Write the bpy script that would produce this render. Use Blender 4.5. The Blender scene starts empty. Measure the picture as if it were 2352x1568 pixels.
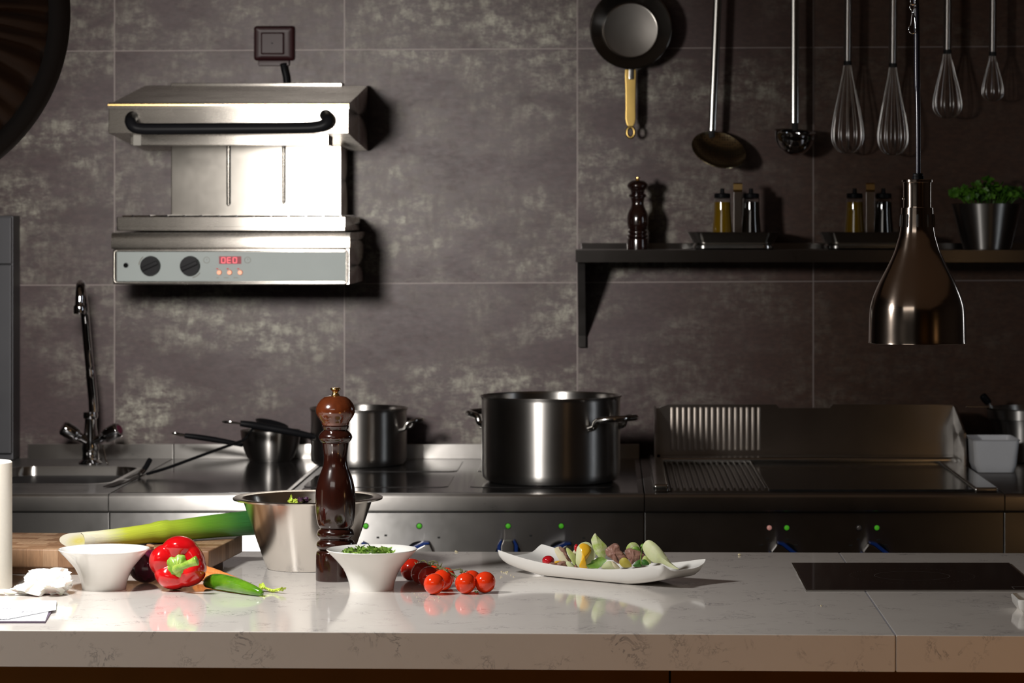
import bpy, bmesh, math, random
from mathutils import Vector, Matrix, noise as mnoise
random.seed(7)
PI = math.pi
sc = bpy.context.scene
COL = sc.collection
CAMZ, FPX, VX, VY = 1.533, 7000.0, 1400.0, 500.0
TOP = 0.9            # height of both worktops

def P(px, py, d):    # a point at distance d from the camera plane
    return Vector(((px - VX) / FPX * d, d, CAMZ - (py - VY) / FPX * d))
def X(px, d): return (px - VX) / FPX * d
def Z(py, d): return CAMZ - (py - VY) / FPX * d
def DC(py, z=TOP): return FPX * (CAMZ - z) / (py - VY)     # distance of a point on a level surface
def S(n, d): return n * d / FPX

# ------------------------------------------------------------------ materials
class NT:
    def __init__(s, name):
        s.m = bpy.data.materials.new(name); s.m.use_nodes = True
        s.t = s.m.node_tree; s.n = s.t.nodes
        s.b = s.n['Principled BSDF']
    def add(s, typ, **k):
        nd = s.n.new(typ)
        for a, v in k.items():
            if a == 'ins':
                for i, x in v.items():
                    if hasattr(x, 'is_output'): s.t.links.new(x, nd.inputs[i])
                    else: nd.inputs[i].default_value = x
            else: setattr(nd, a, v)
        return nd
    def math(s, op, a, b=None, clamp=False):
        nd = s.add('ShaderNodeMath', operation=op, use_clamp=clamp, ins={0: a})
        if b is not None:
            if hasattr(b, 'is_output'): s.t.links.new(b, nd.inputs[1])
            else: nd.inputs[1].default_value = b
        return nd.outputs[0]
    def ramp(s, fac, stops, interp='LINEAR'):
        nd = s.add('ShaderNodeValToRGB', ins={0: fac}); e = nd.color_ramp.elements
        nd.color_ramp.interpolation = interp
        while len(e) < len(stops): e.new(0.5)
        for i, (p, c) in enumerate(stops):
            e[i].position = p; e[i].color = (c[0], c[1], c[2], 1) if not isinstance(c, (int, float)) else (c, c, c, 1)
        return nd.outputs[0]
    def coord(s, kind='Object', scale=(1, 1, 1), loc=(0, 0, 0)):
        tc = s.add('ShaderNodeTexCoord')
        mp = s.add('ShaderNodeMapping', ins={0: tc.outputs[kind], 'Scale': scale, 'Location': loc})
        return mp.outputs[0]
    def noise(s, vec, scale=5, detail=4, rough=.5, dist=0):
        return s.add('ShaderNodeTexNoise', ins={'Vector': vec, 'Scale': scale, 'Detail': detail, 'Roughness': rough, 'Distortion': dist}).outputs[0]
    def mix(s, fac, a, b, mode='MIX'):
        nd = s.add('ShaderNodeMix', data_type='RGBA', blend_type=mode)
        for i, x in ((0, fac), (6, a), (7, b)):
            if hasattr(x, 'is_output'): s.t.links.new(x, nd.inputs[i])
            elif i == 0: nd.inputs[0].default_value = x
            else: nd.inputs[i].default_value = (x[0], x[1], x[2], 1)
        return nd.outputs[2]
    def set(s, **k):
        for a, v in k.items():
            key = a.replace('_', ' ')
            i = s.b.inputs[key]
            if hasattr(v, 'is_output'): s.t.links.new(v, i)
            else: i.default_value = (v[0], v[1], v[2], 1) if isinstance(v, tuple) and len(v) == 3 and i.type == 'RGBA' else v
        return s
    def bump(s, h, strength=.3, dist=.002):
        bp = s.add('ShaderNodeBump', ins={'Height': h, 'Strength': strength, 'Distance': dist})
        s.t.links.new(bp.outputs[0], s.b.inputs['Normal'])
        return s

def plain(name, col, rough=.5, metal=0, var=.15, nscale=30, **k):
    n = NT(name)
    f = n.noise(n.coord(), nscale, 3)
    c = n.mix(f, tuple(x * (1 - var) for x in col), tuple(min(1, x * (1 + var)) for x in col))
    n.set(Base_Color=c, Roughness=rough, Metallic=metal, **k)
    return n.m

def steel(name, col=(.50, .48, .46), rough=.3, aniso=.97, smudge=.12, streak=(1, 1, 1), flat=False):
    n = NT(name)
    v = n.coord()
    f = n.noise(v, 9, 5, .6)
    sx = n.noise(n.coord(scale=streak), 60, 2, .5)
    r = n.math('ADD', n.math('MULTIPLY', f, smudge), rough - smudge * .5)
    r = n.math('ADD', r, n.math('MULTIPLY', n.math('SUBTRACT', sx, .5), .06))
    c = n.mix(f, tuple(x * .86 for x in col), tuple(min(1, x * 1.1) for x in col))
    tg = n.add('ShaderNodeTangent', direction_type='RADIAL', axis='X' if flat else 'Z')
    n.set(Base_Color=c, Metallic=1.0, Roughness=r, Anisotropic=aniso, Anisotropic_Rotation=0.0 if flat else .25, Tangent=tg.outputs[0])
    return n.m

M = {}
M['steel'] = steel('brushed_steel', rough=.3, streak=(1, 1, 30), flat=True)
M['steel_round'] = steel('brushed_round_steel', rough=.3, streak=(1, 1, 30))
M['steel_panel'] = steel('panel_steel', col=(.42, .41, .40), rough=.35, aniso=1.0, smudge=.16, flat=True)
M['steel_dark'] = steel('worn_steel', col=(.25, .24, .235), rough=.30, streak=(1, 1, 30), flat=True)
M['steel_pot'] = steel('pot_steel', col=(.40, .385, .37), rough=.36, aniso=.9, smudge=.06, streak=(1, 1, 60))
M['steel_bowl'] = steel('bowl_steel', col=(.86, .81, .75), rough=.22, aniso=.6, smudge=.1, streak=(1, 1, 40))
M['steel_back'] = steel('bright_back_plate', col=(.48, .45, .41), rough=.32, aniso=1.0, flat=True, smudge=.14)
M['steel_sal'] = steel('grill_steel', col=(.36, .335, .305), rough=.27, aniso=1.0, flat=True, smudge=.10, streak=(1, 1, 20))
M['cab'] = steel('dull_cabinet_steel', col=(.07, .07, .075), rough=.5, aniso=.3)
M['iron'] = plain('seasoned_iron', (.06, .045, .035), .3, .6, .3, 60)
M['pan'] = plain('polished_pan', (.24, .225, .21), .2, 1, .3, 14)
M['steel_reflection'] = plain('rib_reflection_steel', (.42, .37, .33), .46, 1, .1)
M['chrome'] = plain('chrome', (.62, .62, .64), .06, 1, .03)
M['polished'] = plain('polished_steel', (.5, .49, .47), .16, 1, .1)
M['wire'] = plain('whisk_wire', (.62, .6, .58), .22, 1, .05)
M['brass'] = plain('brass', (.40, .27, .085), .3, 1, .1)
M['gold'] = plain('gold_brass', (.8, .52, .2), .22, 1, .05)
M['copper'] = steel('tinted_steel', col=(.44, .36, .30), rough=.15, aniso=.6, smudge=.05, streak=(1, 1, 40))
M['black'] = plain('black_plastic', (.006, .006, .007), .42, 0, .1, Specular_IOR_Level=.06)
M['black_soft'] = plain('black_matte', (.008, .008, .009), .55, 0, .1)
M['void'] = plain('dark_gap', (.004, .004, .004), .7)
M['enamel'] = plain('black_hot_plate', (.016, .015, .015), .12, 0, .4, 40)
M['cord'] = plain('black_cord', (.012, .012, .022), .22, 0, .1)
M['porcelain'] = plain('white_porcelain', (.80, .79, .76), .08, 0, .02, Coat_Weight=.4, Coat_Roughness=.04)
M['white_plastic'] = plain('white_plastic', (.78, .79, .82), .32, 0, .05)
M['blue'] = plain('blue_plastic', (.004, .028, .17), .3, 0, .1)
M['sal_panel'] = plain('grey_control_panel', (.23, .255, .25), .45, 0, .06, 15, Specular_IOR_Level=.12)
M['socket'] = plain('brown_bakelite', (.020, .005, .006), .4, 0, .1, Specular_IOR_Level=.2)
M['orange_btn'] = plain('orange_button', (.75, .2, .05), .35, 0, .1)
M['led_off'] = plain('clear_lens', (.12, .1, .09), .15, 0, .1)

def glow(name, col, e, base=None):
    n = NT(name)
    f = n.noise(n.coord(), 300, 2)
    c = n.mix(f, tuple(x * .7 for x in col), col)
    n.set(Base_Color=base or col, Emission_Color=c, Emission_Strength=e, Roughness=.2 if base is None else .6)
    return n.m
M['led_green'] = glow('green_lamp', (.10, .62, .02), .30, (.04, .25, .01))
M['led_pink'] = glow('pink_lamp', (.75, .35, .3), .25)
M['red_digit'] = glow('red_digits', (1.0, .16, .20), 1.3, (.2, .01, .01))
M['red_screen'] = glow('red_screen', (.55, .03, .06), .35, (.06, .003, .006))

def tile_mat():
    n = NT('slate_wall_tiles')
    tc = n.add('ShaderNodeTexCoord'); sp = n.add('ShaderNodeSeparateXYZ', ins={0: tc.outputs['Object']})
    x, z = sp.outputs[0], sp.outputs[2]
    t = n.math('ADD', x, .0851)
    u = n.math('ADD', n.math('ADD', n.math('MULTIPLY', t, 1.6151), n.math('MULTIPLY', n.math('MULTIPLY', t, t), -.0171)), 20)
    zz = n.math('SUBTRACT', n.math('SUBTRACT', z, n.math('MULTIPLY', x, .005)), 1.3625 - .6175 * 20)
    w = n.math('DIVIDE', zz, .6175)
    def edge(c, wd):
        f = n.math('SUBTRACT', c, n.math('ROUND', c))
        return n.math('LESS_THAN', n.math('ABSOLUTE', f), wd)
    grout = n.math('MAXIMUM', edge(u, .0026), edge(w, .0022))
    wn = n.add('ShaderNodeTexWhiteNoise', noise_dimensions='2D')
    cb = n.add('ShaderNodeCombineXYZ', ins={0: n.math('FLOOR', u), 1: n.math('FLOOR', w)})
    n.t.links.new(cb.outputs[0], wn.inputs['Vector'])
    off = n.add('ShaderNodeVectorMath', operation='SCALE', ins={0: wn.outputs[1], 'Scale': 40.0})
    vec = n.add('ShaderNodeVectorMath', operation='ADD', ins={0: tc.outputs['Object'], 1: off.outputs[0]}).outputs[0]
    mp = n.add('ShaderNodeMapping', ins={0: vec, 'Scale': (.8, 1, 1.6)}).outputs[0]
    mpv = n.add('ShaderNodeMapping', ins={0: vec, 'Scale': (1.3, 1, .6)}).outputs[0]
    big = n.noise(mp, 4.2, 7, .62, .15)
    m1 = n.ramp(big, [(.42, 0), (.60, 1)])
    fine = n.noise(mp, 26, 8, .74, .1)
    zone = n.ramp(n.noise(mp, 1.5, 3, .5), [(.38, .28), (.58, 1)])
    m1 = n.math('MULTIPLY', m1, zone)
    m2 = n.ramp(fine, [(.42, .06), (.585, 1)])
    drip = n.ramp(n.noise(mpv, 38, 5, .65), [(.40, .3), (.60, 1)])
    patch = n.math('MULTIPLY', n.math('MULTIPLY', m1, m2), drip)
    rightward = n.math('SUBTRACT', u, 20.25)          # warm dim light painted in towards the right; pale patches fade out too
    warm_dim = n.ramp(rightward, [(0, .1), (.45, .45), (.9, .88)])
    patch = n.math('MULTIPLY', patch, n.math('SUBTRACT', 1.0, warm_dim))
    soft = n.ramp(n.noise(mp, 7, 6, .65), [(.35, 0), (.75, 1)])
    base = n.mix(soft, (.034, .0160, .0180), (.055, .034, .038))
    base = n.mix(warm_dim, base, (.056, .024, .011))
    speck = n.ramp(n.noise(mp, 70, 3, .6), [(.35, .75), (.7, 1.2)])
    base = n.mix(1.0, base, speck, 'MULTIPLY')
    c = n.mix(n.math('MULTIPLY', patch, .95), base, (.36, .35, .285))
    c = n.mix(grout, c, (.20, .165, .155))
    r = n.math('ADD', n.math('MULTIPLY', fine, .25), .35)
    n.set(Base_Color=c, Roughness=r, Specular_IOR_Level=.35)
    n.bump(n.math('ADD', n.math('MULTIPLY', grout, -1.0), n.math('MULTIPLY', fine, .15)), .35, .0015)
    return n.m
M['tiles'] = tile_mat()

def quartz():
    n = NT('pale_quartz')
    v = n.coord()
    d = n.noise(v, 9, 5, .7)
    vv = n.add('ShaderNodeVectorMath', operation='SCALE', ins={0: v, 'Scale': 1.0}).outputs[0]
    f = n.noise(vv, 24, 6, .66, .7)
    vein = n.ramp(n.math('ABSOLUTE', n.math('SUBTRACT', f, .5)), [(0.0, 1), (.022, 0)])
    msk = n.ramp(n.noise(v, 17, 3, .5), [(.5, 0), (.66, 1)])
    k = n.math('MULTIPLY', vein, msk)
    c = n.mix(d, (.64, .60, .56), (.72, .68, .64))
    c = n.mix(n.math('MULTIPLY', k, .75), c, (.17, .165, .18))
    n.set(Base_Color=c, Roughness=.07, Specular_IOR_Level=.45)
    return n.m
M['quartz'] = quartz()

def blocks():
    n = NT('end_grain_wood')
    tc = n.add('ShaderNodeTexCoord'); sp = n.add('ShaderNodeSeparateXYZ', ins={0: tc.outputs['Object']})
    nm = n.add('ShaderNodeSeparateXYZ', ins={0: tc.outputs['Normal']})
    isx = n.math('GREATER_THAN', n.math('ABSOLUTE', nm.outputs[0]), .7)
    top = n.math('GREATER_THAN', nm.outputs[2], .5)
    along = n.add('ShaderNodeMix', ins={0: isx, 2: sp.outputs[0], 3: sp.outputs[1]}).outputs[0]
    vert = n.add('ShaderNodeMix', ins={0: top, 2: n.math('MULTIPLY', sp.outputs[2], .04), 3: sp.outputs[1]}).outputs[0]
    cb = n.add('ShaderNodeCombineXYZ', ins={0: along, 1: vert}).outputs[0]
    br = n.add('ShaderNodeTexBrick', ins={'Vector': cb, 'Color1': (0, 0, 0, 1), 'Color2': (1, 1, 1, 1), 'Mortar': (.2, .2, .2, 1), 'Scale': 1.0, 'Mortar Size': .0005, 'Brick Width': .048, 'Row Height': .027})
    br.offset = .43; br.squash = .6; br.squash_frequency = 3
    grain = n.noise(n.coord(scale=(1, 1, .15)), 160, 4, .6)
    c = n.ramp(br.outputs[0], [(0, (.20, .095, .045)), (.5, (.33, .185, .10)), (1, (.47, .30, .18))])
    c = n.mix(.55, c, n.ramp(grain, [(.3, .45), (.7, 1.15)]), 'MULTIPLY')
    n.set(Base_Color=c, Roughness=.45)
    return n.m
M['board'] = blocks()

def millwood(name, a, b):
    n = NT(name)
    f = n.noise(n.coord(scale=(1, 1, .12)), 120, 4, .6)
    n.set(Base_Color=n.mix(f, a, b), Roughness=.18, Coat_Weight=1.0, Coat_Roughness=.06)
    return n.m
M['mill'] = millwood('dark_lacquered_wood', (.010, .0024, .0015), (.032, .0065, .0036))
M['mill_dark'] = millwood('near_black_wood', (.006, .0025, .002), (.014, .004, .003))
M['mill_head'] = millwood('lit_lacquered_wood', (.050, .010, .003), (.12, .026, .007))  # same wood, orange light on the head put into its colour

def leek_mat():
    n = NT('leek_skin')
    g = n.coord('UV'); gx = n.add('ShaderNodeSeparateXYZ', ins={0: g}).outputs[0]
    st = n.noise(n.coord('UV', scale=(2.2, 34, 1)), 3.0, 5, .6)
    wob = n.math('ADD', gx, n.math('MULTIPLY', n.math('SUBTRACT', st, .5), .12))
    c = n.ramp(wob, [(0, (.80, .77, .60)), (.14, (.78, .74, .52)), (.25, (.56, .62, .06)), (.48, (.36, .50, .035)), (.62, (.14, .33, .025)), (.82, (.035, .15, .03)), (1, (.03, .12, .05))])
    c = n.mix(.5, c, n.ramp(st, [(.3, .45), (.7, 1.3)]), 'MULTIPLY')
    n.set(Base_Color=c, Roughness=.35, Subsurface_Weight=.1, Subsurface_Radius=(.01, .01, .004))
    n.bump(st, .25, .002)
    return n.m
M['leek'] = leek_mat()
def leek_end():
    n = NT('leek_cut')
    g = n.coord('Generated', loc=(-.5, -.5, -.5))
    w = n.add('ShaderNodeTexWave', wave_type='RINGS', rings_direction='SPHERICAL', ins={'Vector': g, 'Scale': 7.0, 'Distortion': .6, 'Detail': 1.0})
    ln = n.add('ShaderNodeVectorMath', operation='LENGTH', ins={0: g}).outputs['Value']
    c = n.ramp(ln, [(0, (.85, .78, .3)), (.1, (.82, .74, .2)), (.3, (.82, .78, .45)), (.5, (.86, .83, .68))])
    c = n.mix(.09, c, w.outputs[0], 'MULTIPLY')
    n.set(Base_Color=c, Roughness=.35)
    return n.m
M['leek_end'] = leek_end()

def glossy_veg(name, a, b, rough=.14, sss=.08, scale=14, stretch=(1, 1, 1), coat=.5, bump=0):
    n = NT(name)
    f = n.noise(n.coord(scale=stretch), scale, 4, .6)
    n.set(Base_Color=n.mix(n.ramp(f, [(.35, 0), (.65, 1)]), a, b), Roughness=rough, Coat_Weight=coat, Coat_Roughness=.05)
    if sss: n.set(Subsurface_Weight=sss, Subsurface_Radius=(.006, .002, .001))
    if bump: n.bump(f, bump, .002)
    return n.m
M['pepper'] = glossy_veg('red_pepper_skin', (.48, .003, .006), (.66, .010, .012))
M['tomato'] = glossy_veg('tomato_skin', (.70, .030, .006), (.82, .055, .008), .1, .12)
M['tomato_shaded'] = glossy_veg('shaded_tomato_skin', (.36, .010, .004), (.55, .02, .006), .1, .1)  # darker copy of the tomato skin, shade put into the colour
M['onion'] = glossy_veg('red_onion_skin', (.045, .004, .016), (.10, .010, .03), .2, 0, 8, (12, 12, 1))
M['onion_neck'] = plain('onion_neck', (.45, .24, .13), .5, 0, .4, 60)
M['jalapeno'] = glossy_veg('green_chilli_skin', (.05, .17, .006), (.13, .30, .015), .16, .05, 20)
M['green_stem'] = glossy_veg('green_stalk', (.14, .30, .02), (.36, .50, .08), .35, 0, 60, coat=.1, bump=.4)
M['vine'] = glossy_veg('tomato_vine', (.07, .08, .02), (.17, .17, .06), .5, 0, 80, coat=0)
M['carrot'] = glossy_veg('carrot_skin', (.68, .20, .045), (.82, .30, .08), .4, .05, 30, (40, 1, 1), .1, .2)
M['lime_leaf'] = glossy_veg('lime_green_leaf', (.42, .58, .04), (.62, .72, .12), .4, 0, 60, coat=.1)
M['coriander'] = glossy_veg('coriander_leaf', (.12, .27, .03), (.30, .45, .09), .4, 0, 50, coat=.1)
M['parsley'] = glossy_veg('dark_green_leaf', (.035, .13, .008), (.11, .27, .02), .45, 0, 40, coat=.1)
M['basil'] = glossy_veg('deep_green_leaf', (.03, .12, .02), (.09, .24, .04), .3, 0, 40, coat=.2)
M['slice'] = glossy_veg('pale_green_slice', (.60, .66, .33), (.74, .76, .52), .38, .15, 30, coat=.12)
M['slice_green'] = glossy_veg('green_edged_slice', (.46, .56, .14), (.66, .70, .32), .38, .1, 30, coat=.12)
M['slice_speck'] = glossy_veg('herb_speckled_slice', (.70, .72, .48), (.36, .52, .06), .35, .1, 90, coat=.15)
M['cream_slice'] = glossy_veg('cream_slice', (.74, .66, .42), (.78, .74, .55), .3, .1, 30, coat=.1)
M['sauce'] = glossy_veg('yellow_sauce', (.80, .42, .015), (.86, .52, .04), .12, .05, 20)
M['olive_slice'] = glossy_veg('olive_yellow_slice', (.52, .42, .05), (.66, .58, .16), .25, .05, 30)
M['meat'] = glossy_veg('roast_meat', (.20, .095, .065), (.36, .20, .15), .5, 0, 60, (1, 1, 4), .1, .6)
M['meat_fibre'] = glossy_veg('sliced_meat', (.25, .115, .085), (.38, .21, .16), .45, 0, 40, (6, 6, 1), .1, .5)
M['radish'] = glossy_veg('red_berry_skin', (.42, .006, .012), (.55, .012, .02), .1, .05)
M['purple_bit'] = glossy_veg('purple_cabbage', (.05, .012, .05), (.1, .03, .09), .4, 0)
M['crumb'] = plain('crumbs', (.7, .62, .4), .7)
M['tissue'] = plain('white_tissue', (.82, .80, .76), .85, 0, .03, Subsurface_Weight=.2)
M['towel'] = plain('paper_towel', (.78, .74, .66), .9, 0, .04, 200)
M['card_core'] = plain('grey_card', (.42, .36, .28), .9)
M['paper'] = plain('white_paper', (.82, .83, .86), .7, 0, .02)
M['paper_blue'] = plain('dark_edge_card', (.12, .09, .14), .6)
M['ink'] = plain('grey_ink', (.25, .25, .28), .7)
M['hob_glass'] = plain('black_hob_glass', (.004, .002, .002), .05, 0, .1, Specular_IOR_Level=.12)
M['hob_print'] = plain('grey_hob_print', (.10, .085, .08), .3)
M['oil'] = None
def liquid(name, col, e=0):
    n = NT(name)
    f = n.noise(n.coord(scale=(1, 1, .2)), 40, 2)
    n.set(Base_Color=n.mix(f, tuple(x * .7 for x in col), col), Roughness=.05, Coat_Weight=1.0, Coat_Roughness=.02, Transmission_Weight=.0)
    return n.m
M['oil'] = liquid('olive_oil', (.15, .085, .003))
M['vinegar'] = liquid('dark_vinegar', (.006, .004, .003))
def glassm():
    n = NT('clear_glass')
    f = n.noise(n.coord(), 20, 2)
    n.set(Base_Color=n.mix(f, (.93, .95, .95), (1, 1, 1)), Roughness=.01, Transmission_Weight=1.0, IOR=1.2, Alpha=1.0)
    return n.m
M['glass'] = glassm()
M['wood_panel'] = plain('brown_counter_front', (.07, .026, .003), .8, 0, .2, 12, Specular_IOR_Level=.08)
M['fabric'] = plain('brown_pleated_fabric', (.024, .010, .004), .8, 0, .3, 20)
M['fabric_rim'] = plain('black_fabric_rim', (.006, .004, .004), .9)
M['dark_room'] = plain('dark_room_paint', (.05, .038, .03), .8)
M['floor'] = plain('dark_floor_tile', (.06, .045, .035), .4, 0, .3, 6)
M['sticker'] = plain('tape_grey', (.16, .15, .13), .6)

# ------------------------------------------------------------------ mesh helpers
def smooth_pts(pts, n=6, closed=False):
    pts = [Vector(p) for p in pts]; out = []; k = len(pts)
    segs = k if closed else k - 1
    for i in range(segs):
        if closed: a, b, c, d = pts[(i - 1) % k], pts[i], pts[(i + 1) % k], pts[(i + 2) % k]
        else: a, b, c, d = pts[max(i - 1, 0)], pts[i], pts[i + 1], pts[min(i + 2, k - 1)]
        for j in range(n):
            t = j / n
            out.append(.5 * ((2 * b) + (c - a) * t + (2 * a - 5 * b + 4 * c - d) * t * t + (3 * b - a - 3 * c + d) * t ** 3))
    if not closed: out.append(pts[-1])
    return out

def ring_faces(bm, rings, closed_u=True, cap0=False, cap1=False, closed_v=False):
    n = len(rings[0]); m = len(rings)
    for i in range(m if closed_v else m - 1):
        a, b = rings[i], rings[(i + 1) % m]
        for j in range(n if closed_u else n - 1):
            q = [a[j], a[(j + 1) % n], b[(j + 1) % n], b[j]]
            q2 = []
            for v in q:
                if v not in q2: q2.append(v)
            if len(q2) > 2:
                try: bm.faces.new(q2)
                except ValueError: pass
    if cap0: bm.faces.new(list(reversed(rings[0])))
    if cap1: bm.faces.new(rings[-1])

def lathe(bm, prof, c=(0, 0), seg=48, wob=None):
    rings = []
    for r, z in prof:
        if r < 1e-6:
            v = bm.verts.new((c[0], c[1], z)); rings.append([v] * seg)
        else:
            rings.append([bm.verts.new((c[0] + r * math.cos(2 * PI * j / seg), c[1] + r * math.sin(2 * PI * j / seg), z)) for j in range(seg)])
    ring_faces(bm, rings)
    return bm

def tube(bm, pts, r, seg=10, closed=False, caps=True, flat=None):
    pts = [Vector(p) for p in pts]; n = len(pts)
    rs = r if isinstance(r, (list, tuple)) else [r] * n
    up = None; rings = []
    for i in range(n):
        if closed: t = pts[(i + 1) % n] - pts[i - 1]
        else: t = pts[min(i + 1, n - 1)] - pts[max(i - 1, 0)]
        t.normalize()
        if up is None:
            up = Vector((0, 0, 1)) if abs(t.z) < .9 else Vector((0, 1, 0))
        up = (up - t * up.dot(t)); up.normalize()
        side = t.cross(up)
        fx, fy = flat or (1, 1)
        rings.append([bm.verts.new(pts[i] + (side * math.cos(2 * PI * j / seg) * fx + up * math.sin(2 * PI * j / seg) * fy) * rs[i]) for j in range(seg)])
    ring_faces(bm, rings, True, caps and not closed, caps and not closed, closed)
    return bm

def box(bm, x0, x1, y0, y1, z0, z1, bev=0, seg=2):
    vs = [bm.verts.new((x, y, z)) for x in (x0, x1) for y in (y0, y1) for z in (z0, z1)]
    fs = [(0, 1, 3, 2), (4, 6, 7, 5), (0, 4, 5, 1), (2, 3, 7, 6), (0, 2, 6, 4), (1, 5, 7, 3)]
    faces = [bm.faces.new([vs[i] for i in f]) for f in fs]
    if bev > 0:
        es = list({e for f in faces for e in f.edges})
        bmesh.ops.bevel(bm, geom=es, offset=bev, segments=seg, profile=.5, affect='EDGES')
    return bm

def prism(bm, pts, axis, a0, a1, bev=0):
    """outline pts (2-tuples) swept along an axis: 'x' (y,z) / 'y' (x,z) / 'z' (x,y)"""
    f = {'x': lambda p, a: (a, p[0], p[1]), 'y': lambda p, a: (p[0], a, p[1]), 'z': lambda p, a: (p[0], p[1], a)}[axis]
    r0 = [bm.verts.new(f(p, a0)) for p in pts]; r1 = [bm.verts.new(f(p, a1)) for p in pts]
    n = len(pts); faces = []
    for j in range(n): faces.append(bm.faces.new([r0[j], r0[(j + 1) % n], r1[(j + 1) % n], r1[j]]))
    faces.append(bm.faces.new(list(reversed(r0)))); faces.append(bm.faces.new(r1))
    bmesh.ops.recalc_face_normals(bm, faces=faces)
    if bev:
        es = list({e for q in faces for e in q.edges})
        bmesh.ops.bevel(bm, geom=es, offset=bev, segments=2, profile=.5, affect='EDGES')
    return bm

def rrect(x0, x1, y0, y1, r, n=6):
    out = []
    for cx, cy, a in ((x1 - r, y1 - r, 0), (x0 + r, y1 - r, 90), (x0 + r, y0 + r, 180), (x1 - r, y0 + r, 270)):
        for i in range(n + 1):
            t = math.radians(a + 90 * i / n); out.append((cx + r * math.cos(t), cy + r * math.sin(t)))
    return out

def loft(bm, loops, cap0=False, cap1=False):
    rings = [[bm.verts.new(p) for p in l] for l in loops]
    ring_faces(bm, rings, True, cap0, cap1)
    return bm

def ball(bm, c, r, sx=1, sy=1, sz=1, u=24, v=14, f=None, rot=None):
    g = bmesh.ops.create_uvsphere(bm, u_segments=u, v_segments=v, radius=1)
    for w in g['verts']:
        p = Vector(w.co)
        if f: p = p * f(p)
        p = Vector((p.x * sx * r, p.y * sy * r, p.z * sz * r))
        if rot: p = rot @ p
        w.co = p + Vector(c)
    return bm

NB = bmesh.new
def root_loc(o):
    v = Vector((0, 0, 0))
    while o is not None: v += Vector(o.location); o = o.parent
    return v

def obj(name, bm, mat, parent=None, loc=None, ang=38, smooth=True, recalc=True, **props):
    """geometry is written in world metres; it is shifted so that the object's origin is at loc (or its parent)"""
    if recalc: bmesh.ops.recalc_face_normals(bm, faces=bm.faces)
    off = root_loc(parent) if parent else Vector(loc) if loc is not None else Vector((0, 0, 0))
    if off.length: bmesh.ops.translate(bm, verts=bm.verts, vec=-off)
    me = bpy.data.meshes.new(name); bm.to_mesh(me); bm.free()
    mats = mat if isinstance(mat, (list, tuple)) else [mat]
    for m in mats: me.materials.append(m)
    if smooth:
        me.shade_smooth(); me.set_sharp_from_angle(angle=math.radians(ang))
    o = bpy.data.objects.new(name, me); COL.objects.link(o)
    if smooth and ang <= 50:
        wm = o.modifiers.new('even_shading', 'WEIGHTED_NORMAL'); wm.keep_sharp = True
    if parent: o.parent = parent
    elif loc is not None: o.location = loc
    for k, v in props.items(): o[k] = v
    return o

def thing(name, label, cat, loc=(0, 0, 0), group=None):
    o = bpy.data.objects.new(name, None); COL.objects.link(o)
    o.empty_display_size = .05; o.location = loc
    o['label'] = label; o['category'] = cat
    if group: o['group'] = group
    return o
def tag(o, label, cat, group=None, kind=None):
    o['label'] = label; o['category'] = cat
    if group: o['group'] = group
    if kind: o['kind'] = kind
    return o
def struct(name, bm, mat):
    o = obj(name, bm, mat); o['kind'] = 'structure'; return o
def dup(root, loc, rotz=0, label=None, group=None):
    r = root.copy(); COL.objects.link(r); r.location = loc; r.rotation_euler = (0, 0, rotz)
    if label: r['label'] = label
    if group: r['group'] = group
    for ch in list(root.children):
        c = ch.copy(); COL.objects.link(c); c.parent = r
        for g in list(ch.children):
            d = g.copy(); COL.objects.link(d); d.parent = c
    return r

# ------------------------------------------------------------------ the room
WALL = 8.05
bm = NB(); box(bm, -3.4, 3.4, WALL, WALL + .15, 0, 2.9); struct('wall_back', bm, M['tiles'])
bm = NB(); box(bm, -3.4, 3.4, -3, WALL + .15, -.1, 0); struct('floor', bm, M['floor'])
bm = NB(); box(bm, -3.4, 3.4, -3, WALL + .15, 2.9, 3.0); struct('ceiling', bm, M['dark_room'])
bm = NB(); box(bm, -3.5, -3.4, -3, WALL + .15, 0, 2.9); struct('wall_left', bm, M['dark_room'])
bm = NB(); box(bm, 3.4, 3.5, -3, WALL + .15, 0, 2.9); struct('wall_right', bm, M['dark_room'])
bm = NB(); box(bm, -3.4, 3.4, -3.1, -3, 0, 2.9); struct('wall_front', bm, M['dark_room'])

# ------------------------------------------------------------------ front counter
def cf(x): return 4.641 - .0403 * x
def cb_(x): return 5.775 - .024 * x
CT = .0560
counter = thing('kitchen_counter', 'pale veined quartz kitchen counter across the bottom of the photo, brown wooden base', 'counter', (0, 5.2, 0))
SEAM = X(2055, DC(1455))
for x0, x1 in ((-1.75, SEAM - .0007), (SEAM + .0007, 1.7)):
    bm = NB()
    prism(bm, [(x0, cf(x0)), (x1, cf(x1)), (x1, cb_(x1)), (x0, cb_(x0))], 'z', TOP - CT, TOP, .0018)
    obj('stone_slab', bm, M['quartz'], counter)
bm = NB(); box(bm, SEAM - .0012, SEAM + .0012, cf(SEAM) + .002, cb_(SEAM) - .002, TOP - CT + .002, TOP - .0006); obj('slab_joint', bm, M['ink'], counter)
SB = X(1538, 4.72)
for x0, x1 in ((-1.7, SB - .0015), (SB + .0015, 1.65)):
    bm = NB(); prism(bm, [(x0, cf(x0) + .06), (x1, cf(x1) + .06), (x1, cf(x1) + .08), (x0, cf(x0) + .08)], 'z', .02, TOP - CT, .001)
    obj('front_board', bm, M['wood_panel'], counter)
bm = NB(); prism(bm, [(-1.68, cf(-1.68) + .08), (1.63, cf(1.63) + .08), (1.63, cb_(1.63) - .05), (-1.68, cb_(-1.68) - .05)], 'z', 0, TOP - CT - .001)
obj('carcass', bm, M['dark_room'], counter)

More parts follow.
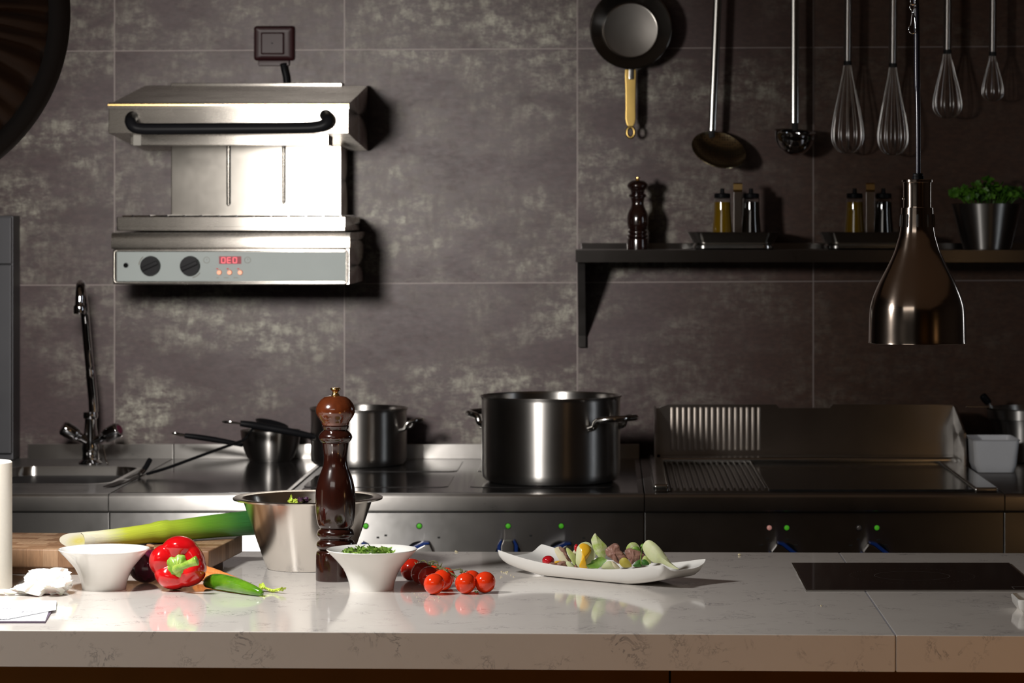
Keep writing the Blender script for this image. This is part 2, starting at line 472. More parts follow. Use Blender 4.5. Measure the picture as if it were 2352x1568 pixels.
# induction hob let into the counter
hx0, hx1, hy0, hy1 = .3352, .7286, 5.168, 5.572
hob = thing('induction_hob', 'black glass induction hob set flush into the right of the counter', 'hob', ((hx0 + hx1) / 2, 5.37, TOP))
bm = NB(); box(bm, hx0, hx1, hy0, hy1, TOP + .0002, TOP + .0030, .0008); obj('glass_top', bm, M['hob_glass'], hob)
bm = NB()
for a in ((hx0 - .0022, hx0, hy0 - .0022, hy1 + .0022), (hx1, hx1 + .0022, hy0 - .0022, hy1 + .0022), (hx0, hx1, hy0 - .0022, hy0), (hx0, hx1, hy1, hy1 + .0022)):
    box(bm, *a, TOP + .0001, TOP + .0026)
obj('steel_trim', bm, M['steel'], hob)
hc = (X(2095, 5.364), 5.364)
def flat_ring(bm, c, r, w, z, a0=0, a1=2 * PI, n=64):
    for i in range(n):
        t0, t1 = a0 + (a1 - a0) * i / n, a0 + (a1 - a0) * (i + 1) / n
        vs = [bm.verts.new((c[0] + q * math.cos(t), c[1] + q * math.sin(t), z)) for q, t in ((r, t0), (r + w, t0), (r + w, t1), (r, t1))]
        bm.faces.new(vs)
bm = NB(); flat_ring(bm, hc, .0655, .0012, TOP + .0033); obj('inner_ring_mark', bm, M['hob_print'], hob)
bm = NB()
for k in range(72): flat_ring(bm, hc, .109, .0009, TOP + .0033, 2 * PI * k / 72, 2 * PI * (k + .35) / 72, 2)
obj('outer_ring_mark', bm, M['hob_print'], hob)
bm = NB()
box(bm, .688, .727, 5.205, 5.2065, TOP + .0031, TOP + .0034); box(bm, .6868, .6880, 5.175, 5.2065, TOP + .0031, TOP + .0034)
obj('touch_panel_mark', bm, M['hob_print'], hob)

# ------------------------------------------------------------------ pepper mills
MILLP = [(103, 28), (108, 33), (118, 33), (126, 22), (138, 20), (150, 25), (157, 30),
         (157, 40), (165, 75), (185, 100), (210, 118), (238, 130), (265, 131), (290, 122), (315, 105), (332, 92), (338, 92), (352, 88),
         (353, 84), (358, 90), (375, 86), (385, 78), (400, 95), (415, 108), (432, 113), (448, 108), (460, 98), (468, 88), (475, 88), (500, 84), (530, 80), (560, 77), (590, 78),
         (620, 82), (650, 92), (690, 108), (730, 120), (780, 130), (830, 133), (880, 133), (930, 131), (970, 126), (1010, 118), (1030, 108), (1040, 100),
         (1043, 108), (1050, 115), (1060, 120), (1080, 124), (1095, 118), (1105, 108), (1112, 106), (1118, 114), (1128, 123), (1145, 128), (1165, 124), (1175, 112), (1182, 105), (1184, 116), (1190, 125), (1198, 128), (1215, 131),
         (1300, 132), (1376, 132), (1384, 130)]
def pepper_mill(cx, cy, zb, h, label, wide=1.0):
    k = h / (1384 - 103)
    t = thing('pepper_mill', label, 'pepper mill', (cx, cy, zb))
    pts = [(w * k * wide, zb + (1384 - y) * k) for y, w in MILLP]
    bm = NB(); lathe(bm, [(0, pts[18][1])] + pts[18:] + [(0, zb)], (cx, cy), 56); obj('body', bm, M['mill'] if h > .25 else M['mill_dark'], t, ang=50)
    bm = NB(); lathe(bm, [(0, pts[7][1])] + pts[7:18] + [(0, pts[17][1])], (cx, cy), 56); obj('head', bm, M['mill_head'] if h > .25 else M['mill_dark'], t, ang=50)
    bm = NB(); lathe(bm, [(0, pts[0][1])] + pts[0:7] + [(0, pts[6][1])], (cx, cy), 28); obj('top_knob', bm, M['gold'], t, ang=50)
    return t
MD = 5.327
pepper_mill(X(770.5, MD), MD, TOP, S(442, MD), 'tall dark red wooden pepper mill with brass knob on the front counter')

# ------------------------------------------------------------------ white bowls
def bowl_thing(name, cx, cy, label, cat='bowl'):
    s = 5.2 / 7000
    prof_o = [(0, .002), (44, .002), (49, 0), (50, .003), (52, 14), (55, 24), (60, 37), (67, 50), (78, 63), (88, 74), (97, 83), (102.5, 89.5), (104, 91.5), (103, 93), (101, 92.5),
              (94, 84), (84, 73), (72, 60), (60, 47), (50, 33), (42, 20), (30, 11), (0, 8)]
    bm = NB(); lathe(bm, [(r * s, TOP + (z if z > .01 else 0) * s) for r, z in prof_o], (cx, cy), 128)
    o = obj(name, bm, M['porcelain'], loc=(cx, cy, TOP), ang=60)
    return tag(o, label, cat)
b1x, b1y = X(239, 5.2), 5.2
b1 = bowl_thing('white_bowl', b1x, b1y, 'empty flared white porcelain bowl beside the crumpled tissue')
b2x, b2y = X(854, 5.195), 5.195
b2 = bowl_thing('white_bowl', b2x, b2y, 'flared white porcelain bowl filled with chopped green herbs', 'bowl')

def leaf(bm, c, size, rot, lobes=5, cup=.25, elong=1.0):
    """a lobed, toothed leaf blade as a fan around its middle"""
    n = lobes * 6; vs = []
    mid = bm.verts.new(Vector(c) + rot @ Vector((0, 0, -cup * size * .25)))
    for i in range(n):
        a = 2 * PI * i / n
        r = size * (.62 + .30 * abs(math.cos(lobes * a / 2)) + .08 * math.cos(lobes * 3 * a))
        p = Vector((r * math.cos(a), r * math.sin(a) * elong, cup * r * (.5 + .5 * math.sin(2 * a + 1))))
        vs.append(bm.verts.new(Vector(c) + rot @ p))
    for i in range(n): bm.faces.new((mid, vs[i], vs[(i + 1) % n]))
def rrot(rng, tilt=1.2):
    return Matrix.Rotation(rng.uniform(0, 2 * PI), 3, 'Z') @ Matrix.Rotation(rng.uniform(-tilt, tilt), 3, 'X') @ Matrix.Rotation(rng.uniform(-tilt, tilt), 3, 'Y')

rng = random.Random(3)
bm = NB()
for i in range(120):
    a, q = rng.uniform(0, 2 * PI), math.sqrt(rng.random()) * .045
    h = .0615 + .009 * (1 - (q / .05) ** 2) * rng.random() + rng.uniform(-.004, .002)
    leaf(bm, (b2x + q * math.cos(a) - .006, b2y + q * math.sin(a), TOP + h), rng.uniform(.005, .0105), rrot(rng, .6), rng.choice((3, 5)), .5)
for i in range(24):
    a, q = rng.uniform(0, 2 * PI), rng.random() * .045; p = Vector((b2x + q * math.cos(a), b2y + q * math.sin(a), TOP + .066))
    d = Vector((rng.uniform(-1, 1), rng.uniform(-1, 1), .25)) * .012
    tube(bm, [p - d, p, p + d], .0007, 5)
tag(obj('chopped_herbs', bm, M['coriander'], loc=(b2x, b2y, TOP + .05), recalc=False), 'chopped green coriander leaves heaped in a white bowl', 'herbs', kind='stuff')

# ------------------------------------------------------------------ steel mixing bowl
mx, my = X(707, 5.515), 5.515
def sb(r, z): return (r * 5.515 / 7000, TOP + z)
H = .1265
bm = NB()
lathe(bm, [(0, TOP + .001), sb(88, .001), sb(92, 0), sb(95, .002), (S(148, 5.515), TOP + H - .004), (S(150, 5.515), TOP + H - .001), (S(168, 5.515), TOP + H), (S(171, 5.515), TOP + H - .002), (S(172, 5.515), TOP + H + .001), (S(168, 5.515), TOP + H + .0028),
           (S(150, 5.515), TOP + H + .0012), (S(146, 5.515), TOP + H - .004), (S(93, 5.515), TOP + .004), (0, TOP + .004)], (mx, my), 80)
mb = obj('mixing_bowl', bm, M['steel_bowl'], loc=(mx, my, TOP), ang=50)
tag(mb, 'flared stainless steel mixing bowl with a wide rim behind the tall pepper mill', 'bowl')
rng = random.Random(5); bm = NB()
for i in range(240):
    a, q = rng.uniform(0, 2 * PI), math.sqrt(rng.random()) * .084
    leaf(bm, (mx + q * math.cos(a), my + q * math.sin(a), TOP + .098 + .014 * rng.random() * (1 - q / .12)), rng.uniform(.005, .011), rrot(rng, 1.0), 3, .5, .5)
tag(obj('shredded_salad', bm, [M['lime_leaf']], loc=(mx, my, TOP + .09), recalc=False), 'shredded lime green salad leaves inside the steel mixing bowl', 'salad', kind='stuff')
bm = NB()
for (px, py, s_) in ((671, 1150, .011), (668, 1145, .008), (676, 1153, .009)):
    leaf(bm, P(px, py, 5.50) , s_, Matrix.Rotation(1.2, 3, 'X') @ Matrix.Rotation(py, 3, 'Z'), 3, .5, .4)
tag(obj('salad_shred', bm, M['lime_leaf'], loc=P(671, 1150, 5.5), recalc=False), 'curled yellow green shred rising above the mixing bowl rim', 'salad leaf')
bm = NB()
for k in range(6):
    leaf(bm, P(690 + 3 * k, 1151 - (k % 3), 5.50 + .004 * k), .009, rrot(rng, 1.3), 5, .6, .7)
tag(obj('cabbage_shred', bm, M['purple_bit'], loc=P(697, 1151, 5.5), recalc=False), 'dark purple cabbage shred at the mixing bowl rim', 'salad leaf')

# ------------------------------------------------------------------ cutting board + leek
board = thing('cutting_board', 'thick end grain wooden cutting board under the leek', 'cutting board', (-.706, 5.371, TOP))
BR = math.radians(-5.5)
board.rotation_euler = (0, 0, BR)
W_, L_ = .52, .275
def bbox_local(name, x0, x1, y0, y1, z0, z1, bev):
    bm = NB(); box(bm, x0, x1, y0, y1, z0, z1, bev, 3)
    me = bpy.data.meshes.new(name); bm.to_mesh(me); bm.free(); me.materials.append(M['board'])
    me.shade_smooth(); me.set_sharp_from_angle(angle=math.radians(30))
    o = bpy.data.objects.new(name, me); COL.objects.link(o); o.parent = board
    return o
bbox_local('block_slab', -W_, 0, 0, L_, .0135, .0462, .003)
bbox_local('base_riser', -W_ + .03, -.03, .012, L_ - .03, .0001, .0136, .001)

lk = thing('leek', 'long leek with cut white end and green leaves lying on the cutting board', 'leek', P(375, 1222, 5.5))
cl = [P(180, 1241.5, 5.435), P(230, 1237, 5.46), P(300, 1230, 5.50), P(374, 1221, 5.545), P(440, 1215, 5.585), P(500, 1209.5, 5.62), P(560, 1204, 5.655), P(625, 1200, 5.69)]
LKP = [(180, 1241.5), (230, 1237), (300, 1230), (374, 1221), (440, 1214), (500, 1208), (560, 1203), (625, 1198)]
rr = [.0146, .0148, .0163, .0184, .0198, .0212, .0225, .023]
cl = [P(a, b, FPX * (CAMZ - (.9472 + r * 1.06)) / (b - VY)) for (a, b), r in zip(LKP, rr)]
pts = smooth_pts(cl, 8); rad = []
for i in range(len(pts)):
    t = i / 8; a = min(int(t), 6); f = t - a; r = rr[a] * (1 - f) + rr[min(a + 1, 7)] * f
    if 22 <= i <= 26: r += (.0012, .0022, .0022, .0012, .0004)[i - 22]
    rad.append(r)
bm = NB()
rings = []; axis0 = (pts[1] - pts[0]).normalized()
for i, p in enumerate(pts):
    t = (pts[min(i + 1, len(pts) - 1)] - pts[max(i - 1, 0)]).normalized()
    up = Vector((0, 0, 1)); up = (up - t * up.dot(t)).normalized(); sd = t.cross(up)
    fl = max(0, (i - 30) / 30)
    ring = []
    for j in range(40):
        a = 2 * PI * j / 40
        k = 1 + .03 * fl * math.cos(7 * a) + .10 * fl * math.cos(3 * a + i * .04)
        q = p + sd * math.cos(a) * rad[i] * k * (1 - .1 * fl) + up * math.sin(a) * rad[i] * k
        if i == 0: q += axis0 * (-.0 + .029 * math.cos(a) - .008 * math.sin(a))      # slanted cut
        ring.append(bm.verts.new(q))
    rings.append(ring)
ring_faces(bm, rings, True, False, True)
uvl = bm.loops.layers.uv.new('UVMap'); ix = {}
for i, ring in enumerate(rings):
    for j, v in enumerate(ring): ix[v] = (i / (len(rings) - 1), j / 40)
for f in bm.faces:
    js = [ix[l.vert][1] for l in f.loops]
    for l in f.loops:
        a_, b_ = ix[l.vert]
        if max(js) > .9 and b_ < .1: b_ += 1
        l[uvl].uv = (a_, b_)
ringco = [Vector(v.co) for v in rings[0]]
obj('leaf_sheath', bm, M['leek'], lk, ang=60)
bm = NB(); c0 = sum(ringco, Vector()) / 40
cv = [bm.verts.new(c0 + (q - c0) * .999) for q in ringco]; c1 = bm.verts.new(c0 - axis0 * .0015)
mid = [bm.verts.new(c0 + (q - c0) * .5 - axis0 * .0012) for q in ringco]
for j in range(40):
    bm.faces.new((cv[j], cv[(j + 1) % 40], mid[(j + 1) % 40], mid[j])); bm.faces.new((mid[j], mid[(j + 1) % 40], c1))
obj('cut_end', bm, M['leek_end'], lk, ang=80)
bm = NB()
flp = [P(368, 1201, 5.525), P(376, 1196.5, 5.535), P(386, 1195, 5.54), P(394, 1197.5, 5.545)]
tube(bm, smooth_pts(flp, 4), [.0006, .001, .0013, .0016, .0018, .0018, .0018, .0018, .0016, .0014, .001, .0007, .0004], 8, flat=(2.2, .6))
obj('sheath_lip', bm, M['green_stem'], lk)

# ------------------------------------------------------------------ vegetables on the counter
# bell pepper: stalk end towards the camera
pc = P(411, 1298.5, 5.185)
R = S(67.5, 5.185)
pep = thing('bell_pepper', 'glossy red bell pepper with green stalk facing the camera', 'bell pepper', (pc.x, pc.y, TOP))
Rm = Matrix.Rotation(math.radians(-9), 3, 'X') @ Matrix.Rotation(math.radians(-3), 3, 'Z')
bm = NB(); U, V = 96, 40
rings = []
lobes = [math.radians(d) for d in (86, 168, 243, 322)]
for i in range(V + 1):
    s_ = i / V
    th = PI * s_                    # 0 = stalk end
    ring = []
    for j in range(U):
        a = 2 * PI * j / U
        near = min(abs(math.atan2(math.sin(a - b), math.cos(a - b))) for b in lobes)
        lob = math.cos(min(near / math.radians(40), 1) * PI / 2) ** .8 if near < math.radians(40) else 0
        k = .885 + .125 * lob
        rho = math.sin(th) ** .72 * R * k
        ax = math.cos(th) * R * .92
        if th < PI / 2:
            ax -= R * .30 * math.exp(-(math.sin(th) / .36) ** 2) - R * .07 * lob * math.sin(th) ** 2
            ax -= R * .16 * (1 - lob) * math.exp(-((math.sin(th) - .45) / .30) ** 2)
        if th > PI / 2: ax += R * .25 * math.exp(-(math.sin(th) / .3) ** 2)
        if s_ < 1e-9 or s_ > 1 - 1e-9: rho = 0
        ring.append(Vector((rho * math.cos(a) * 1.0, -ax, rho * math.sin(a) * .92)))
    rings.append(ring)
vr = []
for i, ring in enumerate(rings):
    if i in (0, V):
        v = bm.verts.new(pc + Rm @ ring[0]); vr.append([v] * U)
    else: vr.append([bm.verts.new(pc + Rm @ q) for q in ring])
ring_faces(bm, vr)
zmin = min(v.co.z for v in bm.verts); ymn = min(v.co.y for v in bm.verts)
bmesh.ops.translate(bm, verts=bm.verts, vec=(0, 0, TOP + .0004 - zmin))
obj('flesh', bm, M['pepper'], pep, ang=80)
cz = TOP - zmin + pc.z
sc_ = Vector((X(405, 5.13), 5.185 - R * .69, Z(1306, 5.125)))
bm = NB(); n = 60; c = bm.verts.new(sc_ + Vector((0, -.008, 0))); prev = None; ringsA = []
for q in (.35, .7, 1.0):
    ring = []
    for j in range(n):
        a = 2 * PI * j / n
        r = S(28, 5.17) * q * (1 + (.10 * math.cos(5 * a) + .05 * math.cos(11 * a + 1)) * q)
        ring.append(bm.verts.new(sc_ + Vector((r * math.cos(a), -.007 + .006 * q * q + .0012 * math.sin(9 * a + q * 8) - (.0 if q < 1 else -.004), r * math.sin(a) * .98))))
    ringsA.append(ring)
for j in range(n): bm.faces.new((c, ringsA[0][j], ringsA[0][(j + 1) % n]))
ring_faces(bm, ringsA)
calyx = obj('calyx', bm, M['green_stem'], pep, ang=80)
bm = NB()
sp_ = [P(405, 1307, 5.135), P(416, 1301.5, 5.120), P(432, 1295, 5.112), P(446, 1289.5, 5.108), P(453, 1287, 5.107)]
tube(bm, smooth_pts(sp_, 4), [.0080, .0072, .0066, .0062, .0058, .0056, .0056, .0058, .006, .0063, .0067, .0071, .0075, .0079, .0082, .0084, .0078], 14)
obj('stalk', bm, M['green_stem'], pep, ang=60)

on = thing('red_onion', 'dark purple red onion between the white bowl and the red pepper', 'onion', (X(335, 5.285), 5.285, TOP))
oc = Vector((X(335, 5.285), 5.285, TOP + .0302)); OR = Matrix.Rotation(math.radians(14), 3, 'Y') @ Matrix.Rotation(math.radians(10), 3, 'X')
bm = NB()
ball(bm, oc, .0302, 1.03, 1.03, .99, 40, 28, lambda p: 1 + .10 * max(0, p.z) ** 8, OR)
obj('bulb', bm, M['onion'], on, ang=80)
bm = NB(); nk = oc + OR @ Vector((0, 0, .0285)); nk2 = oc + OR @ Vector((0, 0, .0375))
tube(bm, smooth_pts([nk - (nk2 - nk) * .2, nk, (nk + nk2) / 2, nk2], 3), [.0095, .0085, .0078, .0072, .0068, .0064, .0064, .0066, .0068, .0070], 18)
obj('cut_neck', bm, M['onion_neck'], on)

ch = thing('green_chilli', 'glossy green chilli pepper lying beside the red bell pepper', 'chilli pepper', (X(545, 5.17), 5.17, TOP))
r_ = [.0070, .0118, .0146, .0156, .0154, .0146, .0132, .0114, .0092, .0068, .0040]
ax = [P(478, 1333, 5.235), P(484, 1333.5, 5.228), P(496, 1336.5, 5.215), P(510, 1340.5, 5.20), P(525, 1344.5, 5.185), P(541, 1348.5, 5.17), P(557, 1351.5, 5.155), P(573, 1354.5, 5.14), P(588, 1357, 5.128), P(600, 1358.5, 5.12), P(607, 1357, 5.117)]
r_ = [q * .9 for q in r_]
ax = [Vector((p.x, p.y - .022, TOP + .0003 + r_[i] * 1.0 + (.001 if i == 10 else 0))) for i, p in enumerate(ax)]
ap = smooth_pts(ax, 5); rp = []
for i in range(len(ap)):
    a = min(i // 5, 9); f = i / 5 - a; rp.append(r_[a] * (1 - f) + r_[a + 1] * f)
bm = NB(); tube(bm, ap, rp, 28); obj('pod', bm, M['jalapeno'], ch, ang=70)

def carrot(p0, p1, r0, label, bend=0.0):
    a, b = Vector(p0), Vector(p1); pts = []; rs = []
    for i in range(17):
        t = i / 16; r = r0 * (1 - .78 * t ** 1.3) * (1 + .03 * math.sin(t * 40)); rs.append(r)
        p = a.lerp(b, t) + Vector((0, bend * math.sin(PI * t), 0)); p.z = TOP + .0003 + r; pts.append(p)
    rs[0] *= .6
    t = thing('carrot', label, 'carrot', (pts[8].x, pts[8].y, TOP))
    bm = NB(); tube(bm, pts, rs, 18); obj('root', bm, M['carrot'], t, ang=70)
    d = (b - a).normalized(); bm = NB(); e = pts[-1]
    tube(bm, [e, e + d * .004 + Vector((0, 0, .001)), e + d * .007 + Vector((0, .001, .0025))], [rs[-1] * .5, .0008, .0004], 6)
    obj('root_tip', bm, M['vine'], t)
    return t
carrot((X(448, 5.37), 5.37, 0), (X(556, 5.285), 5.285, 0), .0125, 'orange carrot behind the chilli, the farther of the two carrots')
carrot((X(458, 5.32), 5.32, 0), (X(570, 5.255), 5.255, 0), .0088, 'slim orange carrot whose tip shows just beyond the green chilli')

bm = NB(); rng = random.Random(8)
lp = [P(599, 1347, 5.165), P(606, 1348, 5.16), P(616, 1350, 5.155), P(628, 1352, 5.15), P(640, 1354, 5.14), P(651, 1356, 5.135)]
lp = [Vector((p.x, p.y, TOP + .0055 + .002 * math.sin(i * 1.7))) for i, p in enumerate(lp)]
sp2 = smooth_pts(lp, 6); rr0 = []
for i, p in enumerate(sp2):
    w_ = .0042 + .0012 * math.sin(i * 1.3) + (.004 if i < 5 else 0) + rng.uniform(-.0005, .0008)
    rr0.append([bm.verts.new(p + Vector((.001 * math.sin(i * 2 + k), (k / 4 - .5) * 2 * w_ , .0035 * abs(k / 2 - 1) * (1 + .5 * math.sin(i * 1.9 + k * 2)) - .003 + rng.uniform(-.0006, .0006)))) for k in range(5)])
for a_, b_ in zip(rr0, rr0[1:]):
    for k in range(4): bm.faces.new((a_[k], a_[k + 1], b_[k + 1], b_[k]))
tube(bm, sp2[3:], .0022, 8)
for k in range(5): leaf(bm, lp[-1] + Vector((rng.uniform(-.008, .004), -.002 + .004 * rng.random(), rng.uniform(-.002, .002))), .0035, rrot(rng, .9), 5, .6)
leaf(bm, lp[0] + Vector((.002, -.002, .004)), .0065, Matrix.Rotation(1.1, 3, 'X'), 5, .6)
tag(obj('leaf_scrap', bm, M['lime_leaf'], loc=lp[2], recalc=False), 'small lime green leafy scrap on the counter right of the chilli tip', 'leaf')

# ------------------------------------------------------------------ tomatoes on the vine
TOMS = [(945, 1317.5, 26, 5.315, 'tomato_shaded', 'shaded dark red vine tomato nearest the herb bowl, at the left end of the bunch'),
        (969, 1325, 26, 5.262, 'tomato_shaded', 'shaded dark red tomato second from the left end of the bunch'),
        (985, 1330, 25, 5.212, 'tomato_shaded', 'shaded dark red tomato just behind the frontmost left tomato'),
        (997, 1346, 24.5, 5.122, 'tomato', 'bright red tomato at the front left of the bunch'),
        (1016, 1335, 25, 5.170, 'tomato', 'bright red tomato overlapped by the front left tomato'),
        (1024, 1321, 22, 5.235, 'tomato', 'small red tomato under the vine stalk at the back of the bunch'),
        (998, 1315.5, 21, 5.292, 'tomato', 'mostly hidden red tomato furthest back under the curled vine stalk'),
        (1069, 1342, 24.5, 5.132, 'tomato', 'bright red tomato second from the right end of the bunch'),
        (1083, 1329.5, 22, 5.195, 'tomato', 'red tomato peeking over the pair at the right of the bunch'),
        (1114, 1341.5, 25, 5.142, 'tomato', 'bright red tomato at the far right end of the bunch')]
tpos = []
first = None
for k, (px, py, r, d, m, lab) in enumerate(TOMS):
    rad_ = S(r, d) * .985
    c = Vector((X(px, d), d, TOP + .0003 + rad_ * 1.0)); tpos.append((c, rad_))
    bm = NB(); ball(bm, c, rad_, 1, 1, 1.0, 36, 24, lambda p: 1 + .02 * p.x * p.z)
    o = obj('cherry_tomato', bm, M[m], loc=(c.x, c.y, TOP), ang=180)
    tag(o, lab, 'tomato', 'cherry tomatoes on the vine')
vine = thing('tomato_vine', 'thin dark green vine stalk with curled sepals lying over the cherry tomatoes', 'vine stalk', (X(1010, 5.22), 5.22, TOP + .04))
bm = NB()
main = [P(958, 1302, 5.30), P(972, 1297, 5.285), P(990, 1296, 5.262), P(1008, 1301, 5.235), P(1022, 1309, 5.205), P(1036, 1316, 5.185), P(1050, 1325, 5.17)]
tube(bm, smooth_pts(main, 6), .0013, 8)
tube(bm, smooth_pts([P(1022, 1309, 5.205), P(1040, 1309, 5.20), P(1056, 1307, 5.195), P(1064, 1313, 5.19)], 5), .0010, 7)
tube(bm, smooth_pts([P(964, 1302, 5.29), P(966, 1290, 5.285), P(974, 1287, 5.28), P(981, 1294, 5.272), P(984, 1302, 5.27)], 6), .0011, 7)
tube(bm, smooth_pts([P(984, 1291, 5.27), P(996, 1288, 5.265), P(1004, 1291, 5.26), P(1006, 1297, 5.25)], 5), .0010, 7)
tube(bm, smooth_pts([P(1036, 1316, 5.185), P(1044, 1322, 5.178), P(1052, 1329, 5.165)], 4), .0016, 7)
obj('stalk', bm, M['vine'], vine, ang=80)
rng = random.Random(11)
for (px, py, d) in ((959, 1300, 5.30), (990, 1298, 5.255), (1008, 1306, 5.225), (1023, 1313, 5.165), (1062, 1315, 5.185), (1092, 1361, 5.09)):
    bm = NB(); c = P(px, py, d)
    if px == 1092: c = Vector((X(px, d), d + .03, TOP + .004))
    for k in range(6):
        a = 2 * PI * k / 6 + rng.random(); l = rng.uniform(.006, .0105) * (.6 if px == 1092 else 1)
        dr = Vector((math.cos(a), .5 * math.sin(a), .55 * math.sin(a) + .2))
        if px == 1092: dr.z = abs(dr.z) * .3
        tube(bm, smooth_pts([c, c + dr * l * .5 + Vector((0, 0, .0012)), c + dr * l + Vector((0, 0, rng.uniform(-.0005, .004)))], 3), [.0011, .0013, .0014, .0013, .0010, .0006, .0003], 6)
    obj('sepals', bm, M['vine'], vine, ang=80)

# ------------------------------------------------------------------ plate of salad
PA, PB_, PC_, PD = [Vector(v) for v in ((-.205, 5.43, 0), (-.127, 5.53, 0), (.173, 5.281, 0), (.0935, 5.188, 0))]
pctr = (PA + PB_ + PC_ + PD) / 4
eu = ((PD + PC_) / 2 - pctr); ev = ((PB_ + PC_) / 2 - pctr)
def plate_z(u, v):
    return .0065 + .0215 * abs(u) ** 2.4 + .0175 * abs(v) ** 4.0
def plate_pt(u, v, dz=0):
    # slightly pinched sides so that the corners reach out
    pu = u * (1 - .035 * (1 - v * v)); pv = v * (1 - .10 * (1 - u * u) * 0)
    p = pctr + eu * pu + ev * pv; p.z = TOP + plate_z(u, v) + dz
    return p
def plate_under(u, v):
    w_ = max(0, (abs(v) - .62) / .38) ** 1.6; w2 = max(0, (abs(u) - .93) / .07)
    base = max(.0003, .0215 * abs(u) ** 2.4 + .0065 - .0105)
    q = plate_pt(u * .994, v * .985); zt = plate_z(u, v) - .004
    q.z = TOP + min(zt, base * (1 - max(w_, w2)) + zt * max(w_, w2))
    return q
bm = NB(); NU, NV = 60, 30
grid_t = []; grid_b = []
def sq(u, v):      # round the corners of the square parameter domain
    k = (abs(u) ** 12 + abs(v) ** 12) ** (1 / 12) if (u or v) else 0
    m_ = max(abs(u), abs(v)); f = m_ / k if k > 0 else 1
    return u * (f ** .55), v * (f ** .55)
for i in range(NU + 1):
    a = []; b = []
    for j in range(NV + 1):
        u, v = sq(-1 + 2 * i / NU, -1 + 2 * j / NV)
        a.append(bm.verts.new(plate_pt(u, v))); b.append(bm.verts.new(plate_under(u, v)))
    grid_t.append(a); grid_b.append(b)
for i in range(NU):
    for j in range(NV):
        bm.faces.new((grid_t[i][j], grid_t[i + 1][j], grid_t[i + 1][j + 1], grid_t[i][j + 1]))
        bm.faces.new((grid_b[i][j], grid_b[i][j + 1], grid_b[i + 1][j + 1], grid_b[i + 1][j]))
for i in range(NU):
    bm.faces.new((grid_t[i][0], grid_b[i][0], grid_b[i + 1][0], grid_t[i + 1][0])); bm.faces.new((grid_t[i][NV], grid_t[i + 1][NV], grid_b[i + 1][NV], grid_b[i][NV]))
for j in range(NV):
    bm.faces.new((grid_t[0][j], grid_t[0][j + 1], grid_b[0][j + 1], grid_b[0][j])); bm.faces.new((grid_t[NU][j], grid_b[NU][j], grid_b[NU][j + 1], grid_t[NU][j + 1]))
tag(obj('serving_plate', bm, M['porcelain'], loc=(pctr.x, pctr.y, TOP), ang=75), 'long white rectangular plate with upturned corners holding the salad', 'plate')
def pd(px, off=0):   # distance of the plate's long axis seen at px
    x = -.0; d = 5.36
    for _ in range(6):
        x = X(px, d); d = pctr.y + (x - pctr.x) / eu.x * eu.y
    return d + off
def zoomc(cx, cy): return 1220 + cx / 5.345, 1200 + cy / 5.345

def sheet(outline, d, thick=.0015, bulge=.002, lean=0.0, yaw=0.0, base=None, n=4, curl=0, sm=3):
    """a thin slice standing up: its outline is given in crop pixels of the salad, at distance d"""
    pts = [Vector((X(a, d), 0, Z(b, d))) for a, b in (zoomc(*q) for q in outline)]
    pts = smooth_pts(pts, sm, True) if sm > 1 else pts
    c = sum(pts, Vector()) / len(pts); hgt = max(p.z for p in pts) - min(p.z for p in pts) + 1e-6
    wid = max(p.x for p in pts) - min(p.x for p in pts) + 1e-6
    zlow = min(p.z for p in pts)
    bm = NB()
    def pos(p, s_, side):
        q = c + (p - c) * s_
        y = d - bulge * (1 - s_ * s_) + (q.z - zlow) * lean + (q.x - c.x) * yaw + curl * ((q.x - c.x) / wid * 2) ** 2 + side
        return Vector((q.x, y, q.z))
    for side, flip in ((-thick / 2, False), (thick / 2, True)):
        rings = [[bm.verts.new(pos(p, s_, side)) for p in pts] for s_ in [1 - .25 * i for i in range(4)]]
        cv = bm.verts.new(pos(c, 0, side))
        ring_faces(bm, rings)
        for j in range(len(pts)): bm.faces.new((rings[-1][j], rings[-1][(j + 1) % len(pts)], cv))
        if not flip: r0 = rings[0]
        else: ring_faces(bm, [r0, rings[0]])
    return bm, Vector((c.x, d, zlow))

def food(name, outline, d, mat, label, cat, **k):
    bm, loc = sheet(outline, d, **k)
    return tag(obj(name, bm, mat, loc=loc, ang=50), label, cat)

def chunk(name, outline, d, mat, label, depth=.018, rough_=.0012, lean=0.0):
    bm, loc = sheet(outline, d, thick=depth, bulge=.003, lean=lean)
    bmesh.ops.subdivide_edges(bm, edges=bm.edges, cuts=1)
    for v in bm.verts:
        q = Vector(v.co); nz = mnoise.noise_vector(q * 150) * rough_ * 1.4 + mnoise.noise_vector(q * 320) * rough_ * .5
        v.co = q + nz
    return tag(obj(name, bm, mat, loc=loc, ang=50), label, 'meat')

# the pieces are laid from the back of the plate to its front
food('pale_slice', [(500, 470), (500, 380), (545, 320), (600, 330), (600, 480)], pd(1322, .012), M['cream_slice'], 'cream slice half hidden behind the sauce covered slice', 'salad slice')
food('pale_slice', [(1165, 335), (1175, 290), (1215, 248), (1262, 240), (1300, 258), (1335, 310), (1340, 400), (1180, 400)], pd(1455, .020), M['slice_speck'], 'rounded pale green slice standing at the back behind the dark meat', 'salad slice', bulge=0.0027)
food('pale_slice', [(285, 345), (300, 312), (345, 302), (385, 320), (450, 440), (490, 490), (430, 510), (345, 460)], pd(1288, .006), M['cream_slice'], 'pale slice with an orange tint leaning at the left end of the salad', 'salad slice', lean=.35)
chunk('roast_meat', [(338, 312), (375, 303), (420, 330), (440, 380), (478, 440), (490, 480), (455, 470), (420, 420), (385, 350)], pd(1296, -.004), M['meat'], 'thin brown strip of roast meat leaning on the leftmost pale slice', depth=.007)
